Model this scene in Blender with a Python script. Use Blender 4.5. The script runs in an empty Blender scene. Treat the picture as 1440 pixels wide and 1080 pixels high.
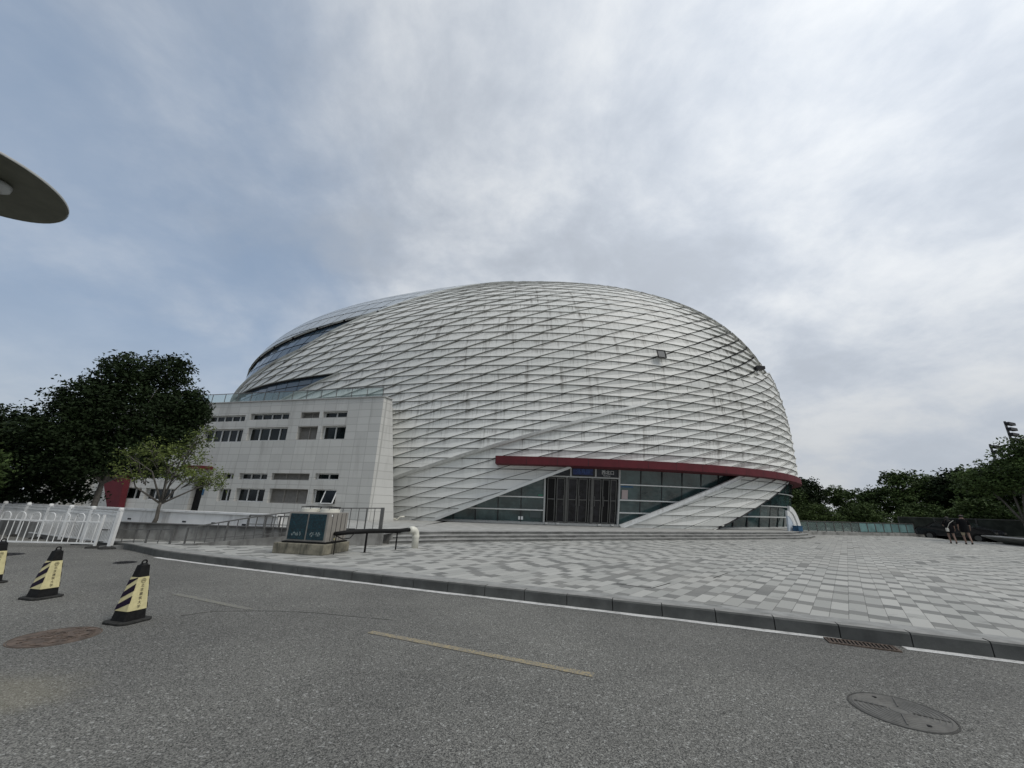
import bpy, bmesh, math, random
import numpy as np
from mathutils import Vector, Matrix
R = math.radians
random.seed(7); rng = np.random.default_rng(7)
sc = bpy.context.scene
col = sc.collection

# ---------------------------------------------------------------- camera
cam = bpy.data.objects.new('camera', bpy.data.cameras.new('camera'))
col.objects.link(cam); sc.camera = cam
cam.data.sensor_width = 36.0; cam.data.lens = 13.525
cam.data.clip_start = 0.05; cam.data.clip_end = 3000
cam.matrix_world = Matrix.Translation((0, 0, 1.5)) @ Matrix.Rotation(R(90 + 17.65), 4, 'X') @ Matrix.Rotation(R(1.85), 4, 'Z')

# ---------------------------------------------------------------- node helper
class NT:
    def __init__(s, tree): s.t = tree; s.t.nodes.clear()
    def n(s, typ, **kw):
        nd = s.t.nodes.new(typ)
        for k, v in kw.items():
            if k.startswith('i_'):
                key = k[2:]; key = int(key) if key.isdigit() else key.replace('_', ' ')
                s.set(nd.inputs[key], v)
            else: setattr(nd, k, v)
        return nd
    def set(s, inp, v):
        if isinstance(v, bpy.types.NodeSocket): s.t.links.new(v, inp)
        else: inp.default_value = v
    def m(s, op, a, b=0.0, c=0.0):
        nd = s.t.nodes.new('ShaderNodeMath'); nd.operation = op
        s.set(nd.inputs[0], a); s.set(nd.inputs[1], b); s.set(nd.inputs[2], c); return nd.outputs[0]
    def vm(s, op, a, b=(0, 0, 0)):
        nd = s.t.nodes.new('ShaderNodeVectorMath'); nd.operation = op
        s.set(nd.inputs[0], a)
        if op == 'SCALE': s.set(nd.inputs['Scale'], b)
        else: s.set(nd.inputs[1], b)
        return nd.outputs['Value'] if op in ('DOT_PRODUCT', 'LENGTH') else nd.outputs[0]
    def mix(s, f, a, b, mode='MIX'):
        nd = s.t.nodes.new('ShaderNodeMixRGB'); nd.blend_type = mode
        s.set(nd.inputs[0], f); s.set(nd.inputs[1], a); s.set(nd.inputs[2], b); return nd.outputs[0]
    def noise(s, vec, scale, detail=3, rough=0.5, dist=0.0):
        nd = s.t.nodes.new('ShaderNodeTexNoise')
        s.set(nd.inputs['Vector'], vec); nd.inputs['Scale'].default_value = scale
        nd.inputs['Detail'].default_value = detail; nd.inputs['Roughness'].default_value = rough
        nd.inputs['Distortion'].default_value = dist; return nd.outputs['Fac']
    def ss(s, v, a, b):
        nd = s.t.nodes.new('ShaderNodeMapRange'); nd.interpolation_type = 'SMOOTHSTEP'
        s.set(nd.inputs['Value'], v); nd.inputs['From Min'].default_value = a; nd.inputs['From Max'].default_value = b
        return nd.outputs[0]
    def xyz(s, v):
        nd = s.t.nodes.new('ShaderNodeSeparateXYZ'); s.set(nd.inputs[0], v); return nd.outputs
    def comb(s, x, y, z=0.0):
        nd = s.t.nodes.new('ShaderNodeCombineXYZ')
        s.set(nd.inputs[0], x); s.set(nd.inputs[1], y); s.set(nd.inputs[2], z); return nd.outputs[0]
    def pos(s): return s.t.nodes.new('ShaderNodeNewGeometry').outputs['Position']
    def white(s, v):
        nd = s.t.nodes.new('ShaderNodeTexWhiteNoise'); s.set(nd.inputs['Vector'], v); return nd.outputs['Value']

# ---------------------------------------------------------------- sky and sun
SUN_AZ, SUN_EL = R(118), R(52)        # compass-like: clockwise from +Y
w = bpy.data.worlds.new('World'); sc.world = w; w.use_nodes = True
N = NT(w.node_tree)
sky = N.n('ShaderNodeTexSky', sky_type='NISHITA', sun_disc=False, sun_elevation=SUN_EL, sun_rotation=SUN_AZ)
sky.air_density = 1.0; sky.dust_density = 2.5; sky.ozone_density = 1.2
d = N.n('ShaderNodeTexCoord').outputs['Generated']
x, y, z = N.xyz(d)
zz = N.m('ADD', N.m('MAXIMUM', z, 0.0), 0.38)
pl = N.comb(N.m('MULTIPLY', N.m('DIVIDE', x, zz), 1.35), N.m('MULTIPLY', N.m('DIVIDE', y, zz), 1.35), N.m('MULTIPLY', z, .6))
wv = N.vm('ADD', pl, N.vm('SCALE', N.n('ShaderNodeTexNoise', i_Vector=pl, i_Scale=1.1, i_Detail=3.0).outputs['Color'], 0.28))
c1 = N.noise(N.vm('ADD', wv, (3.1, 7.7, 0)), 0.55, 6, 0.52)
c2 = N.noise(N.vm('ADD', wv, (9.4, 1.2, 2)), 1.9, 9, 0.60)
# thinner cover towards the upper left, thick towards the right
bias = N.m('MULTIPLY_ADD', N.ss(x, -0.70, 0.10), 0.26, -0.05)
cov = N.ss(N.m('ADD', N.m('ADD', N.m('MULTIPLY', c1, 0.65), N.m('MULTIPLY', c2, 0.35)), bias), 0.36, 0.66)
lowv = N.ss(z, 0.45, 0.02)
cov = N.m('MAXIMUM', N.m('MULTIPLY_ADD', cov, .90, .10), N.m('MULTIPLY', lowv, 0.72))
glow = N.m('POWER', N.m('MAXIMUM', N.vm('DOT_PRODUCT', d, (math.sin(R(62)) * math.cos(R(50)), math.cos(R(62)) * math.cos(R(50)), math.sin(R(50)))), 0.0), 6.0)
thick = N.noise(N.vm('ADD', wv, (1.4, 4.2, 5)), 1.35, 9, 0.60)
br = N.m('ADD', N.m('MULTIPLY_ADD', N.m('MULTIPLY_ADD', N.m('SUBTRACT', N.ss(thick, .34, .66), .5), N.m('MULTIPLY_ADD', lowv, -.7, 1.0), .5), 2.9, 4.55), N.m('MULTIPLY', glow, 2.4))
br = N.m('SUBTRACT', br, N.m('MULTIPLY', lowv, 0.95))
cc = N.vm('SCALE', N.mix(N.ss(thick, 0.40, 0.62), (0.90, 0.975, 1.085, 1), (0.97, 1.0, 1.03, 1)), br)
blue = N.mix(0.62, sky.outputs[0], (3.0, 3.95, 5.3, 1))
colr = N.mix(N.m('MULTIPLY', cov, 0.93), blue, cc)
bg = N.n('ShaderNodeBackground', i_Color=colr, i_Strength=0.1)
out = N.n('ShaderNodeOutputWorld'); w.node_tree.links.new(bg.outputs[0], out.inputs[0])

sun = bpy.data.objects.new('sun', bpy.data.lights.new('sun', 'SUN')); col.objects.link(sun)
sun.data.energy = 1.4; sun.data.angle = R(24); sun.data.color = (1.0, 0.95, 0.88)
sd = Vector((math.sin(SUN_AZ) * math.cos(SUN_EL), math.cos(SUN_AZ) * math.cos(SUN_EL), math.sin(SUN_EL)))
sun.rotation_euler = sd.to_track_quat('Z', 'Y').to_euler(); sun.location = (20, -20, 60)

sc.view_settings.view_transform = 'Standard'; sc.view_settings.look = 'None'
sc.view_settings.exposure = 0.12; sc.view_settings.gamma = 1.0

# ---------------------------------------------------------------- mesh / object helpers
def setp(o, label=None, cat=None, group=None, kind=None):
    if label: o['label'] = label
    if cat: o['category'] = cat
    if group: o['group'] = group
    if kind: o['kind'] = kind
    return o
def empty(name, loc, rz=0.0, **kw):
    o = bpy.data.objects.new(name, None); col.objects.link(o)
    o.location = loc; o.rotation_euler = (0, 0, rz); o.empty_display_size = 0.2
    return setp(o, **kw)
class MB:
    def __init__(s): s.v = []; s.f = []
    def add(s, vs, fs):
        b = len(s.v); s.v += [tuple(map(float, p)) for p in vs]; s.f += [tuple(b + i for i in f) for f in fs]; return s
    def box(s, c, size, rz=0.0, ax=None):
        hx, hy, hz = size[0] / 2, size[1] / 2, size[2] / 2
        M = Matrix.Rotation(rz, 3, 'Z') if ax is None else ax
        P = [Vector(c) + M @ Vector((sx * hx, sy * hy, sz * hz)) for sx in (-1, 1) for sy in (-1, 1) for sz in (-1, 1)]
        return s.add(P, [(0, 1, 3, 2), (4, 6, 7, 5), (0, 4, 5, 1), (2, 3, 7, 6), (0, 2, 6, 4), (1, 5, 7, 3)])
    def bar(s, p0, p1, wd, ht, up=(0, 0, 1)):
        p0 = Vector(p0); p1 = Vector(p1); X = p1 - p0; L = X.length
        if L < 1e-6: return s
        X.normalize(); Z = Vector(up); Y = Z.cross(X)
        if Y.length < 1e-4: Y = Vector((0, 1, 0)).cross(X)
        Y.normalize(); Z = X.cross(Y)
        M = Matrix((X, Y, Z)).transposed()
        return s.box((p0 + p1) / 2, (L, wd, ht), ax=M)
    def tube(s, pts, r, n=8, cap=True):
        pts = [Vector(p) for p in pts]; rs = r if isinstance(r, (list, tuple)) else [r] * len(pts)
        rings = []; prev = None
        for i, p in enumerate(pts):
            t = (pts[min(i + 1, len(pts) - 1)] - pts[max(i - 1, 0)])
            t = t.normalized() if t.length > 1e-9 else Vector((0, 0, 1))
            if prev is None:
                a = Vector((1, 0, 0)) if abs(t.x) < .8 else Vector((0, 1, 0))
                u = t.cross(a).normalized()
            else:
                u = (prev - t * prev.dot(t)); u = u.normalized() if u.length > 1e-6 else t.orthogonal().normalized()
            prev = u; v = t.cross(u)
            rings.append([p + (u * math.cos(2 * math.pi * k / n) + v * math.sin(2 * math.pi * k / n)) * rs[i] for k in range(n)])
        V = [q for rg in rings for q in rg]; F = []
        for i in range(len(pts) - 1):
            for k in range(n):
                F.append((i * n + k, i * n + (k + 1) % n, (i + 1) * n + (k + 1) % n, (i + 1) * n + k))
        if cap: F.append(tuple(range(n - 1, -1, -1))); F.append(tuple((len(pts) - 1) * n + k for k in range(n)))
        return s.add(V, F)
    def lathe(s, prof, c=(0, 0, 0), n=24):
        V = []; F = []
        for (r, z) in prof:
            for k in range(n): V.append((c[0] + r * math.cos(2 * math.pi * k / n), c[1] + r * math.sin(2 * math.pi * k / n), c[2] + z))
        for i in range(len(prof) - 1):
            for k in range(n): F.append((i * n + k, i * n + (k + 1) % n, (i + 1) * n + (k + 1) % n, (i + 1) * n + k))
        return s.add(V, F)
    def prism(s, poly, z0, z1):
        n = len(poly); V = [(p[0], p[1], z0) for p in poly] + [(p[0], p[1], z1) for p in poly]
        F = [tuple(range(n - 1, -1, -1)), tuple(range(n, 2 * n))] + [(i, (i + 1) % n, n + (i + 1) % n, n + i) for i in range(n)]
        return s.add(V, F)
    def build(s, name, mat, parent=None, smooth=False, bevel=0.0, local=None, uv=None, normals=True, **kw):
        V = s.v
        if local is not None:
            Mi = local.inverted(); V = [tuple(Mi @ Vector(p)) for p in V]
        me = bpy.data.meshes.new(name); me.from_pydata(V, [], s.f)
        if normals:
            bm = bmesh.new(); bm.from_mesh(me); bmesh.ops.recalc_face_normals(bm, faces=bm.faces); bm.to_mesh(me); bm.free()
        if smooth: me.polygons.foreach_set('use_smooth', [True] * len(me.polygons))
        o = bpy.data.objects.new(name, me); col.objects.link(o); me.materials.append(mat)
        if parent is not None: o.parent = parent
        if bevel:
            b = o.modifiers.new('bevel', 'BEVEL'); b.width = bevel; b.segments = 2; b.limit_method = 'ANGLE'; b.angle_limit = R(40)
        return setp(o, **kw)
def wm(o):                      # world matrix of an object linked this instant
    m = Matrix.LocRotScale(o.location, o.rotation_euler, o.scale)
    return (wm(o.parent) @ m) if o.parent else m
def copy_tree(o, parent=None):
    c = o.copy(); col.objects.link(c)
    if parent is not None: c.parent = parent
    for ch in list(o.children): copy_tree(ch, c)
    return c

# ---------------------------------------------------------------- materials
def mat(name, base=(.5, .5, .5), rough=.6, metal=0.0, var=0.0, vscale=6.0, bump=0.0, bscale=60.0, spec=0.5, dirt=None):
    m = bpy.data.materials.new(name); m.use_nodes = True; n = NT(m.node_tree)
    b = n.n('ShaderNodeBsdfPrincipled'); o = n.n('ShaderNodeOutputMaterial'); n.t.links.new(b.outputs[0], o.inputs[0])
    p = n.pos()
    c = (*base, 1)
    if var:
        f = n.noise(p, vscale, 5, .6)
        c = n.mix(n.ss(f, .3, .7), tuple(v * (1 - var) for v in base) + (1,), tuple(min(1, v * (1 + var)) for v in base) + (1,))
    if dirt:
        q = n.vm('MULTIPLY', p, (1, 1, .18))
        f = n.ss(n.noise(q, dirt[1], 4, .6), .48, .72)
        c = n.mix(n.m('MULTIPLY', f, dirt[2]), c, (*dirt[0], 1))
    n.set(b.inputs['Base Color'], c)
    b.inputs['Roughness'].default_value = rough; b.inputs['Metallic'].default_value = metal
    b.inputs['Specular IOR Level'].default_value = spec
    if bump:
        bp = n.n('ShaderNodeBump', i_Strength=bump, i_Distance=0.01, i_Height=n.noise(p, bscale, 4, .6)); n.t.links.new(bp.outputs[0], b.inputs['Normal'])
    return m
M = {}
M['white_metal'] = mat('white_painted_metal', (.72, .73, .72), .4, var=.08, vscale=3, dirt=((.35, .33, .3), 5, .35))
M['frame'] = mat('window_frame_metal', (.42, .43, .42), .45, var=.06)
M['trans'] = mat('pale_transom_metal', (.72, .74, .73), .35, .2)
M['glass'] = mat('dark_glass', (.036, .066, .067), .04, spec=1.0, var=.5, vscale=.7)
M['skyglass'] = mat('blue_grey_glass', (.035, .06, .085), .05, spec=1.0, var=.2, vscale=.5)
M['black'] = mat('black_rubber', (.012, .012, .012), .6, var=.3, vscale=20, spec=.15)
M['rubber'] = mat('dusty_rubber', (.035, .035, .033), .8, var=.35, vscale=30, bump=.3, spec=.15)
M['dark'] = mat('dark_metal', (.03, .03, .032), .5, var=.2, spec=.15)
M['rail'] = mat('grey_railing_metal', (.13, .13, .125), .45, .3, var=.2)
M['red'] = mat('dark_red_panel', (.088, .007, .013), .85, var=.15, vscale=1.5)
M['concrete'] = mat('stained_concrete', (.21, .21, .20), .9, var=.28, vscale=2.2, bump=.5, bscale=40, dirt=((.07, .065, .06), 3.0, .8), spec=.15)
M['plinth'] = mat('mossy_concrete', (.20, .185, .14), .95, var=.3, vscale=5, bump=.6, bscale=30, dirt=((.05, .05, .04), 6, .9))
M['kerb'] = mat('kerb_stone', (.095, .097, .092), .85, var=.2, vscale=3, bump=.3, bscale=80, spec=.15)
M['step'] = mat('granite_step', (.26, .26, .245), .8, var=.25, vscale=1.6, bump=.2, bscale=90, dirt=((.09, .09, .085), 2, .6))
M['pvc'] = mat('cream_plastic_pipe', (.66, .65, .57), .35, var=.05)
M['wrap'] = mat('black_tape_wrap', (.010, .010, .010), .5, bump=.8, bscale=90, spec=.15)
M['beige'] = mat('beige_sheet_metal', (.25, .235, .21), .5, var=.08, vscale=4)
M['louvre'] = mat('grey_louvre', (.235, .225, .205), .6, var=.1)
M['teal'] = mat('teal_mesh', (.006, .045, .060), .55, var=.4, vscale=14)
M['blue'] = mat('blue_plastic', (.02, .08, .16), .5, var=.2)
M['sign'] = mat('dark_blue_sign', (.018, .022, .032), .25, var=.2, vscale=3)
M['bluesign'] = mat('deep_blue_panel', (.012, .03, .13), .3, var=.5, vscale=5)
M['bluetxt'] = mat('blue_letter', (.05, .12, .34), .4)
M['letter'] = mat('white_letter', (.85, .87, .86), .4)
M['yellow'] = mat('pale_yellow_reflective', (.60, .54, .29), .45, var=.12, vscale=12)
M['purple'] = mat('black_violet_stripe', (.013, .006, .02), .45, spec=.15)
M['ink'] = mat('brown_black_ink', (.04, .03, .02), .6)
M['olive'] = mat('lamp_underside', (.13, .135, .105), .55, var=.12)
M['darkroom'] = mat('dark_interior', (.02, .02, .022), .9, var=.4, vscale=3)
M['steel'] = mat('brushed_steel', (.12, .12, .115), .45, .3, var=.1)
M['skin'] = mat('skin', (.24, .155, .12), .6)
M['hair'] = mat('black_hair', (.01, .009, .009), .5)
M['shirt'] = mat('black_cloth', (.008, .008, .009), .9, spec=.15)
M['khaki'] = mat('khaki_cloth', (.38, .33, .23), .9, var=.1)
M['bag'] = mat('pale_bag', (.6, .58, .52), .6)
M['carpaint'] = mat('black_car_paint', (.012, .013, .016), .15)
M['fenceg'] = mat('dark_fence_mesh', (.042, .048, .040), .8, var=.4, vscale=1.5, spec=.15)
M['bluewall'] = mat('blue_grey_hoarding', (.19, .205, .23), .7, var=.15, vscale=2, dirt=((.10, .10, .11), 3, .6))
M['brick'] = mat('low_white_wall_paint', (.82, .82, .80), .75, var=.06, vscale=2, dirt=((.30, .29, .27), 2.5, .6))
M['rgrail'] = mat('turquoise_glass', (.16, .27, .27), .2, var=.25, vscale=1.2)

def paving():
    m = bpy.data.materials.new('plaza_pavers'); m.use_nodes = True; n = NT(m.node_tree)
    b = n.n('ShaderNodeBsdfPrincipled'); o = n.n('ShaderNodeOutputMaterial'); n.t.links.new(b.outputs[0], o.inputs[0])
    p = n.pos(); a = R(40)
    u = n.m('DIVIDE', n.vm('DOT_PRODUCT', p, (math.cos(a), -math.sin(a), 0)), 0.215)
    v = n.m('DIVIDE', n.vm('DOT_PRODUCT', p, (math.sin(a), math.cos(a), 0)), 0.98)
    ci = n.m('FLOOR', u); off = n.m('MULTIPLY', n.m('ROUND', n.m('MULTIPLY', n.white(n.comb(ci, 3.3, 0)), 9.0)), 0.1111)
    vv = n.m('ADD', v, off); ri = n.m('FLOOR', vv); fv = n.m('FRACT', vv); fu = n.m('FRACT', u)
    short = n.m('GREATER_THAN', fv, .69)
    rid = n.white(n.comb(ci, n.m('MULTIPLY_ADD', ri, 2.0, short), 1.0))
    rid2 = n.white(n.comb(ci, n.m('MULTIPLY_ADD', ri, 2.0, short), 9.0))
    long_c = n.mix(rid, (.335, .338, .318, 1), (.46, .458, .43, 1))
    short_c = n.mix(rid, (.165, .168, .160, 1), (.235, .236, .222, 1))
    flip = n.m('GREATER_THAN', rid2, .955)
    c = n.mix(n.m('ABSOLUTE', n.m('SUBTRACT', short, flip)), long_c, short_c)
    fine = n.noise(p, 130, 3, .6); c = n.mix(.28, c, n.mix(fine, (.05, .05, .05, 1), (.62, .62, .6, 1)), 'OVERLAY')
    blot = n.ss(n.noise(p, .35, 6, .62), .42, .72); c = n.mix(n.m('MULTIPLY', blot, .35), c, (.33, .32, .29, 1))
    st = n.ss(n.noise(p, 1.7, 6, .7), .58, .75); c = n.mix(n.m('MULTIPLY', st, .45), c, (.12, .12, .115, 1))
    # joints
    ju = n.m('MINIMUM', fu, n.m('SUBTRACT', 1.0, fu)); ju = n.m('MULTIPLY', ju, .215)
    e1 = n.m('MINIMUM', fv, n.m('SUBTRACT', 1.0, fv)); e2 = n.m('ABSOLUTE', n.m('SUBTRACT', fv, .69))
    jv = n.m('MULTIPLY', n.m('MINIMUM', e1, e2), .98)
    j = n.ss(n.m('MINIMUM', ju, jv), .005, .001)
    c = n.mix(n.m('MULTIPLY', j, .75), c, (.055, .055, .05, 1))
    n.set(b.inputs['Base Color'], c); b.inputs['Roughness'].default_value = .85
    h = n.m('ADD', n.m('MULTIPLY', j, -1.0), n.m('MULTIPLY_ADD', fine, .3, n.m('MULTIPLY', rid, .25)))
    bp = n.n('ShaderNodeBump', i_Strength=.5, i_Distance=0.006, i_Height=h); n.t.links.new(bp.outputs[0], b.inputs['Normal'])
    return m
def asphalt():
    m = bpy.data.materials.new('asphalt'); m.use_nodes = True; n = NT(m.node_tree)
    b = n.n('ShaderNodeBsdfPrincipled'); o = n.n('ShaderNodeOutputMaterial'); n.t.links.new(b.outputs[0], o.inputs[0])
    p = n.pos()
    vo = n.n('ShaderNodeTexVoronoi', i_Vector=p, i_Scale=130.0); vc = n.xyz(vo.outputs['Color'])[0]
    vo2 = n.n('ShaderNodeTexVoronoi', i_Vector=p, i_Scale=70.0); vc2 = n.xyz(vo2.outputs['Color'])[0]
    g = n.noise(p, 45, 4, .7)
    c = n.mix(vc, (.042, .042, .039, 1), (.315, .31, .285, 1))
    c = n.mix(n.m('MULTIPLY', n.ss(g, .35, .7), .5), c, (.060, .061, .060, 1))
    c = n.mix(n.m('MULTIPLY', n.m('GREATER_THAN', vc2, .968), .62), c, (.42, .42, .40, 1))
    big = n.ss(n.noise(p, .28, 5, .6), .3, .72)
    c = n.mix(1.0, c, n.mix(big, (.82, .82, .82, 1), (1.22, 1.22, 1.20, 1)), 'MULTIPLY')
    med = n.ss(n.noise(p, 2.6, 5, .65), .5, .78); c = n.mix(n.m('MULTIPLY', med, .22), c, (.22, .215, .20, 1))
    oil = n.ss(n.noise(p, .9, 4, .6), .66, .74); c = n.mix(n.m('MULTIPLY', oil, .35), c, (.035, .035, .034, 1))
    # dusty yellow patch where sand was spilled
    q = n.vm('SUBTRACT', p, (-3.95, 3.55, 0)); qx, qy, qz = n.xyz(q)
    rr = n.m('SQRT', n.m('ADD', n.m('POWER', n.m('DIVIDE', qx, .95), 2.0), n.m('POWER', n.m('DIVIDE', qy, .55), 2.0)))
    rr = n.m('ADD', rr, n.m('MULTIPLY_ADD', n.noise(p, 2.0, 5, .6), 1.1, -.55))
    c = n.mix(n.m('MULTIPLY', n.ss(rr, 1.05, .3), .27), c, (.30, .27, .18, 1))
    # long hairline cracks
    vk = n.n('ShaderNodeTexVoronoi', feature='DISTANCE_TO_EDGE', i_Vector=n.vm('ADD', p, n.vm('SCALE', n.n('ShaderNodeTexNoise', i_Vector=p, i_Scale=1.5).outputs['Color'], .8)), i_Scale=.16)
    ck = n.m('MULTIPLY', n.ss(vk.outputs['Distance'], .0022, .0008), n.ss(n.noise(p, .25, 2, .5), .5, .62))
    c = n.mix(n.m('MULTIPLY', ck, .55), c, (.02, .02, .02, 1))
    n.set(b.inputs['Base Color'], c); b.inputs['Roughness'].default_value = .85; b.inputs['Specular IOR Level'].default_value = .25
    bp = n.n('ShaderNodeBump', i_Strength=.8, i_Distance=0.008, i_Height=n.m('ADD', vo.outputs['Distance'], g)); n.t.links.new(bp.outputs[0], b.inputs['Normal'])
    return m
def paint(name, colr, wear):
    m = bpy.data.materials.new(name); m.use_nodes = True; n = NT(m.node_tree)
    b = n.n('ShaderNodeBsdfPrincipled'); o = n.n('ShaderNodeOutputMaterial'); n.t.links.new(b.outputs[0], o.inputs[0])
    p = n.pos(); f = n.ss(n.noise(p, 55, 4, .7), wear - .1, wear + .1); f2 = n.ss(n.noise(p, 5, 4, .6), .45, .7)
    c = n.mix(n.m('MAXIMUM', f, n.m('MULTIPLY', f2, .5)), (*colr, 1), (.14, .14, .136, 1))
    n.set(b.inputs['Base Color'], c); b.inputs['Roughness'].default_value = .8; return m
def cladding():
    m = bpy.data.materials.new('white_cladding_panels'); m.use_nodes = True; n = NT(m.node_tree)
    b = n.n('ShaderNodeBsdfPrincipled'); o = n.n('ShaderNodeOutputMaterial'); n.t.links.new(b.outputs[0], o.inputs[0])
    uv = n.n('ShaderNodeUVMap', uv_map='surface').outputs[0]; cell = n.n('ShaderNodeUVMap', uv_map='cell').outputs[0]
    u, v, _ = n.xyz(uv); h, t, _ = n.xyz(cell)
    rid = n.white(n.comb(n.m('FLOOR', h), n.m('FLOOR', t), 2.0)); h = n.m('FRACT', h); t = n.m('FRACT', t)
    c = n.mix(rid, (.63, .645, .62, 1), (.74, .745, .715, 1))
    # rain streaks running down from the panel joints
    stv = n.comb(n.m('MULTIPLY', u, 2.2), n.m('MULTIPLY', v, .22), 0)
    st = n.ss(n.noise(stv, 1.0, 5, .65), .50, .74)
    st2 = n.ss(n.noise(n.comb(n.m('MULTIPLY', u, 9.0), n.m('MULTIPLY', v, .5), 4), 1.0, 4, .6), .52, .75)
    top = n.ss(t, .15, .98)
    zone = n.m('MULTIPLY_ADD', n.ss(n.noise(n.comb(n.m('MULTIPLY', u, .12), n.m('MULTIPLY', v, .18), 7), 1.0, 3, .5), .3, .6), .45, .6)
    zone = n.m('MULTIPLY', zone, n.m('MULTIPLY_ADD', n.ss(v, -4.0, -.5), .7, .3))
    c = n.mix(n.m('MULTIPLY', n.ss(v, -1.5, 2.5), .16), c, (.36, .345, .30, 1))
    a = n.m('MULTIPLY', n.m('MULTIPLY_ADD', top, .65, .35), n.m('ADD', n.m('MULTIPLY', st, 1.1), n.m('MULTIPLY', st2, .8)))
    c = n.mix(n.m('MULTIPLY', a, zone), c, (.13, .122, .105, 1))
    # one dark drip below each lattice joint
    dr = n.ss(n.m('ABSOLUTE', n.m('SUBTRACT', h, n.m('MULTIPLY_ADD', rid, .10, .05))), .030, .010)
    dr = n.m('MULTIPLY', dr, n.m('MULTIPLY', n.ss(t, .05, .5), n.m('GREATER_THAN', rid, .25)))
    c = n.mix(n.m('MULTIPLY', n.m('MULTIPLY', dr, zone), 1.0), c, (.07, .066, .058, 1))
    lip = n.ss(n.noise(n.comb(n.m('MULTIPLY', u, 2.0), n.m('MULTIPLY', v, 2.0), 1), 1.0, 5, .6), .42, .65)
    c = n.mix(n.m('MULTIPLY', n.m('MULTIPLY', lip, n.ss(t, .55, 1.0)), n.m('MULTIPLY', zone, .75)), c, (.22, .212, .185, 1))
    n.set(b.inputs['Base Color'], c); b.inputs['Roughness'].default_value = .55
    return m
def tiles(name, du, dz, u0, z0, udir, base, joint):
    m = bpy.data.materials.new(name); m.use_nodes = True; n = NT(m.node_tree)
    b = n.n('ShaderNodeBsdfPrincipled'); o = n.n('ShaderNodeOutputMaterial'); n.t.links.new(b.outputs[0], o.inputs[0])
    p = n.pos(); px, py, pz = n.xyz(p)
    u = n.m('DIVIDE', n.m('SUBTRACT', n.vm('DOT_PRODUCT', p, udir), u0), du); v = n.m('DIVIDE', n.m('SUBTRACT', pz, z0), dz)
    fu = n.m('FRACT', u); fv = n.m('FRACT', v)
    rid = n.white(n.comb(n.m('FLOOR', u), n.m('FLOOR', v), 1.5))
    c = n.mix(rid, tuple(x * .94 for x in base) + (1,), tuple(x * 1.05 for x in base) + (1,))
    fine = n.noise(p, 40, 4, .6); c = n.mix(.12, c, n.mix(fine, (.1, .1, .1, 1), (.6, .6, .6, 1)), 'OVERLAY')
    st = n.ss(n.noise(n.vm('MULTIPLY', p, (1.2, 1.2, .15)), 2.0, 5, .6), .5, .75); c = n.mix(n.m('MULTIPLY', st, .3), c, (.2, .19, .17, 1))
    ju = n.m('MULTIPLY', n.m('MINIMUM', fu, n.m('SUBTRACT', 1.0, fu)), du); jv = n.m('MULTIPLY', n.m('MINIMUM', fv, n.m('SUBTRACT', 1.0, fv)), dz)
    j = n.ss(n.m('MINIMUM', ju, jv), .018, .008)
    c = n.mix(n.m('MULTIPLY', j, .62), c, (*joint, 1))
    n.set(b.inputs['Base Color'], c); b.inputs['Roughness'].default_value = .7
    bp = n.n('ShaderNodeBump', i_Strength=.6, i_Distance=0.01, i_Height=n.m('MULTIPLY', j, -1.0)); n.t.links.new(bp.outputs[0], b.inputs['Normal'])
    return m
def leafmat(name, c0, c1):
    m = bpy.data.materials.new(name); m.use_nodes = True; n = NT(m.node_tree)
    b = n.n('ShaderNodeBsdfPrincipled'); o = n.n('ShaderNodeOutputMaterial'); n.t.links.new(b.outputs[0], o.inputs[0])
    g = n.n('ShaderNodeNewGeometry'); f = g.outputs['Random Per Island']
    k = n.ss(n.noise(g.outputs['Position'], .9, 3, .5), .35, .65)
    c = n.mix(n.m('MULTIPLY_ADD', f, .55, n.m('MULTIPLY', k, .45)), (*c0, 1), (*c1, 1))
    n.set(b.inputs['Base Color'], c); b.inputs['Roughness'].default_value = .65; b.inputs['Specular IOR Level'].default_value = .12
    return m
M['paving'] = paving(); M['asphalt'] = asphalt(); M['clad'] = cladding()
M['whiteline'] = paint('worn_white_paint', (.62, .62, .60), .62)
M['yellowline'] = paint('worn_yellow_paint', (.33, .27, .15), .50)
M['faintline'] = paint('faded_yellow_paint', (.27, .255, .175), .45)
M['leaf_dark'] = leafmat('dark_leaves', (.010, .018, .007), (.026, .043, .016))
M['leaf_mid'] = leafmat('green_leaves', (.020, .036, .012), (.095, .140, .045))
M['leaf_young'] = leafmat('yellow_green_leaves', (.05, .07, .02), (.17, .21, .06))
M['bark'] = mat('grey_bark', (.10, .092, .08), .9, var=.3, vscale=9, bump=.8, bscale=30)
M['rust'] = mat('rusty_iron', (.10, .074, .057), .85, var=.35, vscale=9, bump=.7, bscale=50)
M['iron'] = mat('worn_grey_iron', (.115, .112, .102), .75, var=.2, vscale=12, bump=.3, bscale=90)
M['earth'] = mat('dark_earth_and_grass', (.05, .055, .035), .95, var=.4, vscale=.8)
M['roofpanel'] = mat('pale_roof_panel', (.42, .45, .47), .25, var=.1, vscale=1)

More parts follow.
